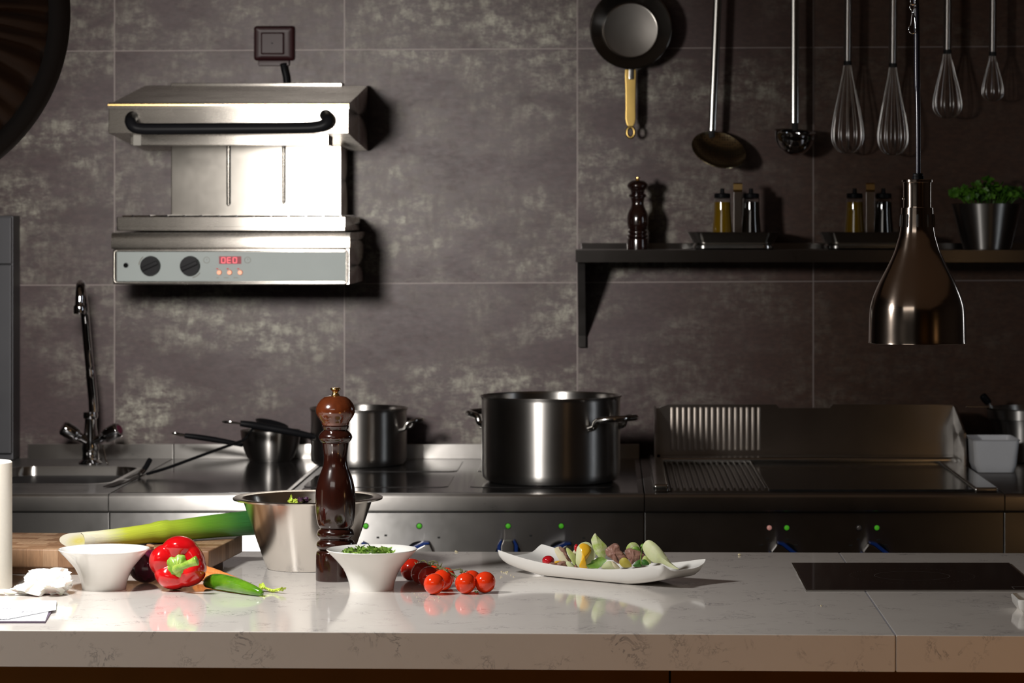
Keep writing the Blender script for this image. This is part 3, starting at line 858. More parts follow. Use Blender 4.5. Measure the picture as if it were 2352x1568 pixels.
food('green_wedge', [(432, 308), (455, 312), (500, 350), (550, 410), (552, 470), (535, 525), (505, 490), (470, 420), (432, 345)], pd(1312, -.006), M['slice_green'], 'narrow green wedge between the meat strip and the sauce covered slice', 'salad slice', thick=.0016, bulge=0.0018)
s1 = food('sauced_slice', [(552, 380), (560, 320), (590, 275), (640, 248), (690, 245), (735, 275), (760, 330), (790, 400), (760, 470), (690, 545), (640, 568), (590, 555), (550, 500)], pd(1342, -.008), M['slice'], 'large pale slice coated with bright yellow sauce', 'salad slice', thick=.0016, bulge=0.0032, lean=.25)
bm, loc = sheet([(590, 295), (610, 268), (650, 262), (700, 280), (735, 325), (732, 370), (700, 425), (672, 470), (665, 515), (690, 555), (650, 566), (600, 552), (590, 520), (610, 470), (622, 400), (610, 330)], pd(1342, -.0118), thick=.0022, bulge=.007, lean=.25)
obj('sauce', bm, M['sauce'], s1, ang=60).location = (0, 0, 0)
food('pointed_slice', [(783, 133), (812, 165), (870, 225), (930, 290), (925, 350), (905, 440), (850, 440), (800, 390), (762, 320), (738, 235), (740, 200)], pd(1375, -.002), M['slice_speck'], 'tall pointed pale green slice sticking up from the salad', 'salad slice', thick=.0016, bulge=0.0036, lean=.1)
chunk('roast_meat', [(918, 335), (940, 305), (1000, 272), (1075, 278), (1085, 350), (1060, 400), (1085, 490), (1040, 480), (960, 420), (918, 380)], pd(1408, 0), M['meat_fibre'], 'chunky brown roast meat slice right of the tall pointed slice', depth=.016, lean=.2)
chunk('roast_meat', [(1040, 370), (1100, 355), (1150, 390), (1190, 440), (1150, 470), (1080, 450)], pd(1425, -.004), M['meat'], 'small brown meat piece in the gap between the two largest meat chunks', depth=.012)
chunk('roast_meat', [(1150, 355), (1185, 330), (1250, 320), (1330, 340), (1390, 400), (1350, 445), (1290, 460), (1240, 505), (1215, 470), (1180, 420)], pd(1460, -.002), M['meat_fibre'], 'dark roast meat chunk beside the large curled slice', depth=.02, lean=.15)
food('curled_slice', [(1366, 320), (1385, 262), (1420, 226), (1462, 222), (1520, 255), (1590, 320), (1650, 395), (1700, 470), (1755, 520), (1812, 562), (1760, 560), (1690, 540), (1600, 500), (1500, 490), (1420, 420)], pd(1510, -.012), M['slice'], 'large curled translucent pale slice at the right end of the salad', 'salad slice', thick=.0022, bulge=0.0054, lean=.1, yaw=-.25)
bm = NB()
for (cx, cy, r_0) in ((1440, 250, .0035), (1420, 300, .003), (1400, 360, .003), (1590, 465, .0024), (1600, 340, .003), (1480, 245, .002)):
    a, b = zoomc(cx, cy); q = P(a, b, pd(1510, -.012)); q.y -= .0155
    ball(bm, q, r_0, 1, .25, 1.3, 10, 6)
food('olive_wedge', [(1080, 490), (1105, 440), (1150, 428), (1195, 460), (1232, 520), (1220, 545), (1130, 548)], pd(1438, -.022), M['olive_slice'], 'olive yellow wedge at the front of the plate beneath the meat', 'salad slice', thick=.0016, bulge=0.0018)
bm.free()
food('pale_slice', [(862, 555), (900, 500), (960, 468), (1020, 500), (1075, 545), (1080, 565), (960, 572)], pd(1402, -.020), M['slice'], 'pale green slice lying at the front beside the coriander leaf', 'salad slice', thick=.0016, bulge=0.0023)
food('cream_stick', [(985, 470), (1010, 480), (1060, 520), (1090, 558), (1040, 562), (1005, 530)], pd(1413, -.026), M['cream_slice'], 'small cream stick at the plate front under the chunky meat', 'salad slice', thick=.0016)
food('pale_slice', [(425, 495), (450, 472), (490, 490), (530, 535), (535, 560), (470, 560)], pd(1310, -.018), M['slice'], 'small white green slice at the front left of the salad', 'salad slice', thick=.0016)
food('olive_wedge', [(1365, 440), (1400, 405), (1440, 430), (1475, 490), (1440, 510), (1380, 500)], pd(1484, -.010), M['slice_green'], 'yellow green wedge under the large curled slice', 'salad slice', thick=.0016)
chunk('roast_meat', [(210, 510), (235, 488), (300, 495), (325, 515), (320, 545), (230, 540)], pd(1270, -.014), M['meat'], 'small brown meat scrap beneath the red berry', depth=.010)
chunk('roast_meat', [(322, 515), (345, 480), (400, 470), (432, 495), (440, 540), (330, 545)], pd(1292, -.018), M['meat'], 'rounded brown meat scrap at the front left of the salad', depth=.012)
chunk('roast_meat', [(525, 540), (545, 520), (575, 545), (575, 562), (530, 562)], pd(1322, -.022), M['meat'], 'tiny brown meat scrap in front of the sauce covered slice', depth=.008)
food('sauce_drop', [(285, 480), (310, 470), (350, 465), (380, 475), (340, 492), (300, 500)], pd(1282, -.012), M['sauce'], 'small drop of yellow sauce right of the red berry', 'sauce', thick=.0016)
a, b = zoomc(210, 467); bm = NB(); q = P(a, b, pd(1259, -.004)); ball(bm, q, S(14.5, 5.4), 1, 1, .82, 24, 16)
tag(obj('red_berry', bm, M['radish'], loc=q, ang=180), 'single glossy red berry at the left end of the salad', 'berry')
a, b = zoomc(556, 310); bm = NB(); q = P(a, b, pd(1324, .002)); ball(bm, q, S(7, 5.4), .8, 1, 1.3, 16, 10)
tag(obj('red_berry', bm, M['radish'], loc=q, ang=180), 'red berry mostly hidden behind the sauce covered slice', 'berry')
co = food('coriander_leaf', [(668, 522), (700, 510), (735, 490), (740, 468), (780, 455), (820, 428), (850, 425), (885, 425), (900, 445), (935, 445), (920, 480), (890, 500), (860, 535), (820, 562), (760, 560), (710, 560), (690, 540)], pd(1368, -.028), M['coriander'], 'jagged green coriander leaf at the front middle of the plate', 'leaf', thick=.0006, bulge=-.003, lean=.3, sm=1)
food('basil_leaf', [(1250, 530), (1275, 490), (1320, 458), (1350, 460), (1345, 500), (1360, 535), (1300, 545)], pd(1463, -.020), M['basil'], 'dark green rounded leaf at the plate front below the meat', 'leaf', thick=.0006, bulge=0.0018, lean=.2)
food('basil_leaf', [(1355, 470), (1390, 450), (1430, 475), (1450, 515), (1400, 525), (1365, 515)], pd(1482, -.020), M['basil'], 'smaller dark green leaf against the foot of the curled slice', 'leaf', thick=.0006, bulge=0.0018, lean=.2)
hs = thing('herb_sprig', 'upright green herb sprig standing between meat chunk and curled slice', 'herb', P(1472, 1290, pd(1472, -.014)))
bm = NB(); d = pd(1472, -.0155); tube(bm, smooth_pts([P(*zoomc(1352, 510), d), P(*zoomc(1345, 430), d), P(*zoomc(1355, 370), d), P(*zoomc(1360, 310), d)], 5), .0009, 7); obj('stem', bm, M['coriander'], hs)
for o_ in ([(1235, 318), (1260, 292), (1310, 295), (1340, 330), (1335, 350), (1280, 335)], [(1340, 285), (1355, 262), (1385, 258), (1392, 285), (1375, 312), (1350, 305)]):
    bm, loc = sheet(o_, d - .002, thick=.0006, bulge=.003); obj('leaflet', bm, M['coriander'], hs, ang=60)

# ------------------------------------------------------------------ crumbs, paper things at the left
bm = NB(); rng = random.Random(21)
for (px, py, s_) in [(1652 + 134 / 2.904, 1275, .0028), (1886, 1391, .0014), (1047, 1267, .0022), (1050, 1268, .0016)] + [(rng.uniform(1145, 1180), rng.uniform(1312, 1328), rng.uniform(.0007, .0013)) for _ in range(14)] + [(rng.uniform(950, 1010), rng.uniform(1360, 1382), rng.uniform(.0005, .0009)) for _ in range(22)]:
    d = DC(py + .5); ball(bm, (X(px, d), d, TOP + s_ * .7), s_, 1.2, 1, .7, 6, 4)
tag(obj('crumbs', bm, M['crumb'], smooth=False), 'tiny pale crumbs scattered on the quartz counter', 'crumbs', kind='stuff')

def crumple(name, c, dims, seed, mat, label, cat):
    bm = NB(); bmesh.ops.create_icosphere(bm, subdivisions=5, radius=1)
    rg = random.Random(seed)
    sites = [Vector((rg.uniform(-1, 1), rg.uniform(-1, 1), rg.uniform(-1, 1))).normalized() for _ in range(26)]
    hts = [rg.uniform(.72, 1.22) for _ in sites]; tl = [Vector((rg.uniform(-1, 1), rg.uniform(-1, 1), rg.uniform(-1, 1))) * .55 for _ in sites]
    for v in bm.verts:
        p = Vector(v.co); best = sorted((-(p.dot(q)), k) for k, q in enumerate(sites))[:2]
        k = best[0][1]; ridge = min(1, (best[1][0] - best[0][0]) / .16)
        r = hts[k] + tl[k].dot(p - sites[k]) + (1 - ridge) * .10
        r += .06 * mnoise.noise(p * 3.1 + Vector((seed, 0, 0)))
        q = p * r
        v.co = Vector((c[0] + q.x * dims[0], c[1] + q.y * dims[1], max(TOP + .0004, c[2] + q.z * dims[2])))
    return tag(obj(name, bm, mat, loc=(c[0], c[1], TOP), ang=28), label, cat)
d = 5.13
crumple('crumpled_tissue', (X(112, d), d, TOP + .018), (.040, .034, .023), 4, M['tissue'], 'crumpled white paper tissue left of the empty bowl', 'tissue')
crumple('crumpled_tissue', (X(35, 5.12), 5.13, TOP + .004), (.036, .02, .007), 9, M['tissue'], 'flat torn end of white tissue against the paper roll', 'tissue')

pr = thing('paper_roll', 'cream paper towel roll standing at the left edge of the counter', 'paper roll', (X(24, 5.17) - .062, 5.17, TOP))
cx = X(24, 5.2) - .062; cy = 5.21; ht = Z(1060, 5.2) - TOP
bm = NB(); lathe(bm, [(.021, TOP), (.060, TOP), (.062, TOP + .002), (.062, TOP + ht - .002), (.060, TOP + ht), (.021, TOP + ht), (.021, TOP)], (cx, cy), 64); obj('paper', bm, M['towel'], pr)
bm = NB(); lathe(bm, [(.019, TOP), (.0205, TOP), (.0205, TOP + ht + .0005), (.019, TOP + ht + .0005), (.019, TOP)], (cx, cy), 40); obj('cardboard_core', bm, M['card_core'], pr)

note = thing('folded_menu_card', 'white folded paper slip with faint grey print at the front left corner', 'paper', (X(40, 4.76), 4.78, TOP))
d0, d1 = DC(1431), DC(1386)
xa = -1.02
def quad_sheet(bm, pts, t):
    r0 = [bm.verts.new(p) for p in pts]; r1 = [bm.verts.new(Vector(p) + Vector((0, 0, t))) for p in pts]
    n = len(pts)
    bm.faces.new(list(reversed(r0))); bm.faces.new(r1)
    for j in range(n): bm.faces.new((r0[j], r0[(j + 1) % n], r1[(j + 1) % n], r1[j]))
bm = NB(); quad_sheet(bm, [(xa, d0, TOP + .0004), (X(104, d0), d0, TOP + .0004), (X(131, d1), d1, TOP + .0004), (xa, d1, TOP + .0004)], .0022); obj('backing_card', bm, M['paper_blue'], note)
bm = NB(); quad_sheet(bm, [(xa, d0 + .002, TOP + .0028), (X(103, d0), d0 + .002, TOP + .0028), (X(113, DC(1406)), DC(1406), TOP + .0032), (X(130, d1), d1, TOP + .003), (xa, d1, TOP + .003)], .0008); obj('lower_sheet', bm, M['paper'], note)
bm = NB()
q = [(xa, d0 + .014, TOP + .0046), (X(14, d0), d0 + .014, TOP + .0046), (X(114, 4.83), DC(1407), TOP + .0046), (X(130, d1), d1, TOP + .0046), (xa, d1, TOP + .0046)]
quad_sheet(bm, q, .0005); up_ = obj('upper_sheet', bm, M['paper'], note)
def zt(x, y):   # top of the upper sheet
    return TOP + .0079
for k, (px, py, w, h) in enumerate(((1, 1420, 2, 5), (8, 1421, 2, 2), (14, 1420, 2, 2), (21, 1416, 2, 5), (7, 1397, 3, 3), (15, 1397, 3, 3), (23, 1398, 2, 2), (50, 1405, 4, 4), (60, 1405, 3, 1.5), (71, 1404.6, 4, 1.5), (66, 1405, 2, 1))):
    bm = NB(); d = DC(py, TOP + .005); x0 = X(px, d); s_ = S(1, d); dl = h * .0045
    box(bm, x0, x0 + w * s_, d - dl / 2, d + dl / 2, TOP + .0051, TOP + .0053); obj('print_mark', bm, M['ink'], up_)

d = DC(1412)
bm = NB()
cxr = X(2339, d) + .055
lp_o = rrect(cxr - .055, cxr + .055, d - .002, d + .10, .012)
lp = [[(a, b, TOP + .0002) for a, b in rrect(cxr - .046, cxr + .046, d + .006, d + .092, .01)], [(a, b, TOP + .010) for a, b in rrect(cxr - .053, cxr + .053, d, d + .098, .012)],
      [(a, b, TOP + .022) for a, b in lp_o], [(a, b, TOP + .0235) for a, b in rrect(cxr - .053, cxr + .053, d, d + .098, .011)], [(a, b, TOP + .012) for a, b in rrect(cxr - .05, cxr + .05, d + .003, d + .095, .01)], [(a, b, TOP + .004) for a, b in rrect(cxr - .044, cxr + .044, d + .008, d + .09, .009)]]
loft(bm, lp, True, True)
tag(obj('white_saucer', bm, M['porcelain'], loc=(cxr, d + .05, TOP), ang=50), 'small square white dish cut off by the right edge of the photo', 'dish')

# ------------------------------------------------------------------ cooking range along the wall
RF, RB = 6.98, 8.03
ux = [-2.3, X(249, RF), X(661, RF), X(1480, RF), X(2308, RF), 2.3]
GAP = .0012
def unit_shell(name, label, cat, i, topmat, rail=True, rx0=None, deck=True, front=M['steel_panel'], railmat=None):
    x0, x1 = ux[i] + GAP, ux[i + 1] - GAP
    t = thing(name, label, cat, ((x0 + x1) / 2, 7.5, 0))
    if deck:
        bm = NB(); box(bm, x0, x1, RF + .012, RB, TOP - .02, TOP, .0015); obj('deck', bm, topmat, t)
    bm = NB()
    prof = [(RF + .02, TOP + .0004), (RF + .008, TOP + .0004), (RF + .002, TOP - .0025), (RF, TOP - .008), (RF, TOP - .036), (RF + .004, TOP - .040), (RF + .02, TOP - .040)]
    prism(bm, prof, 'x', x0, x1); obj('front_rail', bm, railmat or M['steel'], t, ang=50)
    bm = NB(); box(bm, x0, x1, RF + .014, RF + .03, .14, TOP - .043, .001); obj('front_panel', bm, front, t)
    bm = NB(); box(bm, x0 + .002, x1 - .002, RF + .03, RB - .002, .10, TOP - .021); obj('housing', bm, M['black_soft'], t)
    for fx in (x0 + .06, x1 - .06):
        for fy in (RF + .12, RB - .1):
            bm = NB(); lathe(bm, [(0, .0), (.025, .0), (.025, .01), (.016, .012), (.016, .101), (0, .101)], (fx, fy), 20); obj('foot', bm, M['black_soft'], t)
    if rail:
        bm = NB(); box(bm, x0 if rx0 is None else rx0, x1, RB - .008, RB + .010, TOP - .01, TOP + .037, .001); obj('rear_upstand', bm, M['steel'], t)
    return t

# sink unit
sx0, sx1, sy0, sy1 = X(32, 7.75), -1.192, 7.245, 7.745
sink = unit_shell('sink_unit', 'stainless steel sink unit below the tall swan neck tap', 'sink', 0, M['steel_dark'], deck=False, rx0=X(65, 8.03))
x0, x1 = ux[0] + GAP, ux[1] - GAP
hole = rrect(sx0, sx1, sy0, sy1, .06, 8); outer = []
for (hx, hy) in hole:
    a = math.atan2(hy - (sy0 + sy1) / 2, hx - (sx0 + sx1) / 2); outer.append((hx, hy))
bm = NB()
for a in ((x0, sx0, RF + .012, RB), (sx1, x1, RF + .012, RB), (sx0, sx1, RF + .012, sy0), (sx0, sx1, sy1, RB)): box(bm, *a, TOP - .02, TOP)
bmesh.ops.remove_doubles(bm, verts=bm.verts, dist=1e-5)
for cx_, cy_, a0 in ((sx1, sy1, 0), (sx0, sy1, 90), (sx0, sy0, 180), (sx1, sy0, 270)):
    r = .06; sxn = 1 if a0 in (0, 270) else -1; syn = 1 if a0 in (0, 90) else -1
    arc = [(cx_ - sxn * r + r * math.cos(math.radians(a0 + 90 * k / 8)), cy_ - syn * r + r * math.sin(math.radians(a0 + 90 * k / 8))) for k in range(9)]
    prism(bm, [(cx_, cy_)] + arc, 'z', TOP - .012, TOP)
obj('deck', bm, M['steel_dark'], sink)
bm = NB()
loft(bm, [[(a, b, TOP + .0008) for a, b in rrect(sx0 - .012, sx1 + .012, sy0 - .012, sy1 + .012, .07, 8)], [(a, b, TOP + .0012) for a, b in hole], [(a, b, TOP - .012) for a, b in rrect(sx0 + .004, sx1 - .004, sy0 + .004, sy1 - .004, .058, 8)],
          [(a, b, TOP - .17) for a, b in rrect(sx0 + .02, sx1 - .02, sy0 + .02, sy1 - .02, .05, 8)], [(a, b, TOP - .19) for a, b in rrect(sx0 + .05, sx1 - .05, sy0 + .05, sy1 - .05, .04, 8)]], False, True)
obj('basin', bm, M['steel'], sink, ang=40, recalc=False)

# flat black hob unit
hob2 = unit_shell('flat_hob_unit', 'steel range unit with shiny black flat hob under the small saucepan', 'range', 1, M['steel_dark'])
bm = NB(); box(bm, ux[1] + .006, ux[2] - .012, RF + .03, RB - .05, TOP - .002, TOP + .0012, .0006); obj('glass_hob', bm, M['enamel'], hob2)
bm = NB(); prism(bm, [(ux[2] - .012, TOP - .002), (ux[2] - .012, TOP + .0014), (ux[2] - .009, TOP + .0018), (ux[2] - .0025, TOP + .0018), (ux[2] - .0025, TOP - .002)], 'y', RF + .022, RB - .012); obj('edge_strip', bm, M['steel'], hob2)

# solid top cooker
cook = unit_shell('cooker_unit', 'steel cooker range with black hot plates under the stockpot', 'cooker', 2, M['steel_dark'])
bm = NB(); box(bm, ux[2] + .02, ux[3] - .014, RF + .035, RB - .06, TOP - .002, TOP + .0006, .0005); obj('black_top', bm, M['enamel'], cook)
for hx, hy in ((-.55, 7.32), (-.16, 7.32), (-.55, 7.76), (-.16, 7.76)):
    bm = NB(); l = rrect(hx - .17, hx + .17, hy - .17, hy + .17, .03)
    loft(bm, [[(a, b, TOP - .001) for a, b in l], [(a, b, TOP + .0016) for a, b in l], [(a, b, TOP + .002) for a, b in rrect(hx - .168, hx + .168, hy - .168, hy + .168, .028)]], True, True); obj('hot_plate', bm, M['enamel'], cook)

def led(parent, px, py, mat, r=.0058, name='indicator_lamp'):
    d = RF + .014; bm = NB(); c = P(px, py, d)
    ball(bm, c, r, 1, .6, 1, 20, 12); o = obj(name, bm, mat, parent)
    bm = NB(); prs = []
    for k in range(25):
        a = 2 * PI * k / 24; prs.append(Vector((c.x + r * 1.12 * math.cos(a), d - .0006, c.z + r * 1.12 * math.sin(a))))
    tube(bm, prs[:-1], .0008, 6, closed=True); obj('lamp_bezel', bm, M['void'], o)
def knob(parent, px, py, rot):
    d = RF + .014; c = P(px, py, d); Rr = Matrix.Rotation(rot, 4, 'Y')
    def place(bm): bmesh.ops.transform(bm, matrix=Matrix.Translation(c) @ Rr, verts=bm.verts); return bm
    bm = NB(); lathe(bm, [(0, 0), (.03, 0), (.03, .006), (.027, .009), (0, .009)], (0, 0), 36)
    bmesh.ops.rotate(bm, matrix=Matrix.Rotation(PI / 2, 3, 'X'), cent=(0, 0, 0), verts=bm.verts); k = obj('control_knob', place(bm), M['black'], parent)
    bm = NB(); prism(bm, [(-.014, -.032), (.014, -.032), (.015, .024), (.010, .035), (-.010, .035), (-.015, .024)], 'y', -.036, -.008, .0015); obj('grip', place(bm), M['steel'], k)
    for s_ in (-1, 1):
        bm = NB(); prism(bm, [(s_ * .0155, -.033), (s_ * .0235, -.030), (s_ * .0235, .024), (s_ * .017, .036), (s_ * .0125, .036), (s_ * .0158, .024)], 'y', -.038, -.006, .001); obj('blue_side', place(bm), M['blue'], k)
for px in (840, 963, 1167, 1289): led(cook, px, 1207.5, M['led_green'])
for px, py, rot in ((842, 1280, math.radians(-35)), (962, 1272, math.radians(64)), (1167, 1273, 0), (1286, 1273, math.radians(64))): knob(cook, px, py, rot)
bm = NB()
for px, py in ((886, 1229), (1008, 1234), (868, 1234), (1219, 1230), (1341, 1235)):
    c = P(px, py, RF + .0135); box(bm, c.x - .003, c.x + .003, c.y - .0003, c.y + .0005, c.z - .002, c.z + .002)
obj('panel_marks', bm, M['void'], cook)

# griddle unit
gr = unit_shell('griddle_unit', 'steel griddle range with high splash guard at the right', 'griddle', 3, M['steel_dark'], rail=False)
gx0, gx1 = ux[3], ux[4]
SX0, SX1 = X(1503, 7.9), X(2190, 7.9)
sy, szt = 7.9, Z(929, 7.9)
bm = NB()
n1, n2, dz = X(1790, sy), X(1905, sy), .009
prism(bm, [(SX0, TOP + .012), (SX1, TOP + .012), (SX1, szt - .002), (SX1 - .05, szt), (n2 + .008, szt), (n2, szt - dz), (n1, szt - dz), (n1 - .008, szt), (SX0 + .035, szt), (SX0, szt - .012)], 'y', sy, sy + .02)
obj('splash_back', bm, M['steel'], gr)
for sgn, xx in ((1, SX1), (-1, SX0)):
    bm = NB(); yf = 7.655 if sgn > 0 else 7.72
    prism(bm, [(sy + .02, TOP + .012), (yf, TOP + .012), (yf, Z(995, yf)), (sy - .02, szt - .004), (sy + .02, szt - .004)], 'x', xx - .001, xx + .004)
    obj('side_guard', bm, M['steel'], gr)
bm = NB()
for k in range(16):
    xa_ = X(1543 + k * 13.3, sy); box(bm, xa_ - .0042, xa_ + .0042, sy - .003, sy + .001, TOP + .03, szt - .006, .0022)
obj('plate_reflection_ribs', bm, M['steel_reflection'], gr, ang=60)  # raised ribs stand for the ribbed plate's reflection in the splash guard
bm = NB()      # raised rim with a sloping gutter
px1 = gx1 - .02
inner = (SX0 + .02, X(2150, 7.85), RF + .06, 7.80)
box(bm, inner[0] - .03, inner[1] + .05, inner[3], sy, TOP, TOP + .020, .006, 3)
box(bm, inner[0] - .035, inner[0], RF + .04, sy, TOP, TOP + .020, .006, 3)
box(bm, inner[1], inner[1] + .055, RF + .04, sy, TOP, TOP + .012, .005, 3)
obj('griddle_rim', bm, M['polished'], gr)
xg = X(1748, 7.4)
bm = NB(); box(bm, xg, inner[1], inner[2], inner[3], TOP, TOP + .006, .001); obj('smooth_plate', bm, M['enamel'], gr)
bm = NB(); nr = 16; x = inner[0]; wr = (xg - inner[0]) / nr; prof = [(inner[0], TOP)]
for k in range(nr):
    a = inner[0] + k * wr
    prof += [(a, TOP + .003), (a + wr * .28, TOP + .003), (a + wr * .42, TOP + .0085), (a + wr * .5, TOP + .0095), (a + wr * .62, TOP + .0095), (a + wr * .70, TOP + .0085), (a + wr * .86, TOP + .003)]
prof += [(xg, TOP + .003), (xg, TOP)]
prism(bm, prof, 'y', inner[2], inner[3]); obj('ribbed_plate', bm, M['iron'], gr, ang=50)
for px, m in ((1767, 'led_pink'), (1807, 'led_green'), (1973, 'led_off'), (2014, 'led_green')): led(gr, px, 1211.5, M[m])
for px in (1800, 2010): knob(gr, px + 4, 1276, math.radians(-52))
bm = NB()
for px, py in ((1763, 1236), (1809, 1238), (1749, 1251), (1972, 1238), (2018, 1239), (2034, 1251), (1954, 1252), (1828, 1251)):
    c = P(px, py, RF + .0135); box(bm, c.x - .004, c.x + .004, c.y - .0003, c.y + .0005, c.z - .0012, c.z + .0012)
obj('panel_marks', bm, M['void'], gr)
wt = unit_shell('worktop_unit', 'plain steel worktop unit right of the griddle at the photo edge', 'worktop', 4, M['steel_dark'])

# tall appliance at the left edge
ap = thing('tall_steel_cabinet', 'dark brushed steel cabinet standing at the left edge behind the sink', 'cabinet', (X(28, 7.93) - .3, 7.97, TOP))
bx0, bx1 = X(28, 7.93) - .55, X(27, 7.93)
bm = NB(); box(bm, bx0, bx1, 7.95, RB + .012, TOP + .0012, Z(495, 7.93), .003); obj('casing', bm, M['cab'], ap)
zs = Z(607, 7.93)
for z0, z1 in ((TOP + .02, zs - .0015), (zs + .0015, Z(495, 7.93) - .004)):
    bm = NB(); box(bm, bx0 + .004, bx1 - .002, 7.93, 7.95, z0, z1, .002); obj('door', bm, M['cab'], ap)

# ------------------------------------------------------------------ tap
tx, ty = X(208, 7.84), 7.84
tap = thing('swan_neck_tap', 'chrome swan neck mixer tap behind the sink', 'tap', (tx, ty, TOP))
def zt_(py): return Z(py, ty)
def w(p): return S(p, ty)
bm = NB(); lathe(bm, [(0, TOP + .0002), (w(27), TOP + .0002), (w(27), TOP + .004), (w(19), TOP + .012), (w(18), zt_(1040)), (w(19.5), zt_(1030)), (w(17), zt_(1010)), (w(14), zt_(980)), (w(13), zt_(962)), (w(16), zt_(960)), (w(17), zt_(955)), (w(16), zt_(946)), (w(9), zt_(943)), (0, zt_(943))], (tx, ty), 40)
obj('body', bm, M['chrome'], tap)
sp1 = [P(215, 946, ty), P(213, 910, ty), P(207, 850, 7.835), P(201, 790, 7.83), P(196, 730, 7.82), P(192, 690, 7.80), P(189, 664, 7.765), P(187, 652, 7.715), P(185, 655, 7.66), P(184, 670, 7.635), P(183, 690, 7.63), P(182.5, 706, 7.63)]
bm = NB(); sp_pts = smooth_pts(sp1, 6); tube(bm, sp_pts, [w(11) if i < 12 else w(10) for i in range(len(sp_pts))], 20); obj('spout', bm, M['chrome'], tap, ang=70)
bm = NB(); e = P(182.5, 704, 7.63); lathe(bm, [(0, e.z + .004), (w(11), e.z + .004), (w(13), e.z), (w(13), e.z - w(14)), (w(12), e.z - w(16)), (0, e.z - w(16))], (e.x, e.y), 28); obj('aerator', bm, M['chrome'], tap)
for k, (ex, ey) in enumerate(((143, 980), (275, 985))):
    bm = NB(); a = P(208, 1018, ty - .005); b = P(ex, ey, ty - .03); dd = b - a
    pts = [a + dd * t for t in (.1, .35, .45, .5, .6, .8, .95, 1.0)]
    tube(bm, pts, [w(9), w(10), w(11), w(15), w(17), w(18), w(17.5), w(13)], 20); hd = obj('tap_handle', bm, M['chrome'], tap, ang=50)
    if k == 1:
        bm = NB(); q = b - dd.normalized() * .004; tube(bm, [b - dd.normalized() * .0005, b + dd.normalized() * .002], [w(11), w(9)], 18); obj('red_cap', bm, M['onion'], hd)
bm = NB(); tube(bm, smooth_pts([P(236, 1022, 7.81), P(240, 1040, 7.80), P(243, 1056, 7.79), P(248, 1066, 7.785)], 4), .0018, 8); obj('plug_rod', bm, M['chrome'], tap)

# ------------------------------------------------------------------ pots and pans on the range
def pot_shell(bm, c, r, z0, h, lip=.006, rb=.018, th=.003, foot=0):
    lathe(bm, [(0, z0), (r - rb, z0), (r - rb * .45, z0 + rb * .18), (r - rb * .1, z0 + rb * .55), (r, z0 + rb * 1.1), (r, z0 + h - .008), (r + lip * .4, z0 + h - .003), (r + lip, z0 + h), (r + lip * .6, z0 + h + .002), (r - th, z0 + h - .004), (r - th, z0 + rb), (r - rb, z0 + th), (0, z0 + th)], c, 96)
PZ = TOP + .0022
scx, scy = X(1265.5, 7.31), 7.31
r = S(159, 7.31); h = Z(909, 7.31) - PZ
stock = thing('stockpot', 'large two handled stainless steel stockpot on the range', 'pot', (scx, scy, PZ))
bm = NB(); pot_shell(bm, (scx, scy), r, PZ, h, .0045, .022); obj('vessel', bm, M['steel_pot'], stock, ang=45)
def loop_handle(parent, c, r, az, z, out=.05, half=.042, tr=.0065, mat=None, drop=.022):
    dv = Vector((math.cos(az), math.sin(az), 0)); sv = Vector((-math.sin(az), math.cos(az), 0)); c = Vector((c[0], c[1], 0))
    def pt(s_, o, dz): return c + dv * o + sv * s_ + Vector((0, 0, z + dz))
    rr = math.sqrt(r * r - half * half)
    pts = [pt(-half, rr - .002, -drop), pt(-half, rr + .012, -drop * .8), pt(-half * .98, rr + .02, -.003), pt(-half * .8, rr + out * .8, .002), pt(-half * .4, r + out * .92, .003), pt(0, r + out * .96, .003), pt(half * .4, r + out * .92, .003), pt(half * .8, rr + out * .8, .002), pt(half * .98, rr + .02, -.003), pt(half, rr + .012, -drop * .8), pt(half, rr - .002, -drop)]
    bm = NB(); tube(bm, smooth_pts(pts, 4), tr, 12); return obj('handle', bm, mat or M['polished'], parent, ang=70)
zH = Z(955, 7.31)
loop_handle(stock, (scx, scy), r, math.radians(-33), zH, .062, .064, .0075)
loop_handle(stock, (scx, scy), r, math.radians(147), zH, .062, .064, .0075)
bm = NB(); ball(bm, P(1104.5, 982, 7.31), .003, 1, 1, 1, 10, 6)
obj('rivet', bm, M['polished'], stock)

dx, dy = X(824, 7.79), 7.79
r = S(110, 7.79); h = Z(937, 7.79) - TOP - .0022
pan = thing('long_handled_saucepan', 'steel saucepan with black long handle behind the tall pepper mill', 'saucepan', (dx, dy, TOP + .0022))
bm = NB(); pot_shell(bm, (dx, dy), r, TOP + .0022, h, .004, .02); obj('vessel', bm, M['steel_pot'], pan, ang=45)
hp = [P(722, 1003, 7.73), P(700, 998, 7.72), P(660, 990, 7.71), P(610, 981, 7.70), P(575, 975, 7.69), P(552, 972, 7.685)]
bm = NB(); hpp = smooth_pts(hp, 4); tube(bm, hpp, [S(8 + 4 * math.sin(PI * min(1, i / 20) * .9), 7.7) for i in range(len(hpp))], 14, flat=(1, .75)); hh = obj('handle', bm, M['black'], pan, ang=70)
bm = NB(); tube(bm, [P(724, 1004, 7.735), P(712, 1001, 7.73)], S(9, 7.73), 14); obj('ferrule', bm, M['polished'], hh)
bm = NB(); tube(bm, smooth_pts([P(552, 973, 7.685), P(535, 971, 7.684), P(518, 970, 7.69), P(511, 968, 7.697), P(518, 967, 7.704), P(535, 969, 7.706), P(552, 972, 7.69)], 4), .0018, 8); obj('hanging_loop', bm, M['polished'], hh)
loop_handle(pan, (dx, dy), r, math.radians(-8), Z(965, 7.78), .045, .04, .0055)

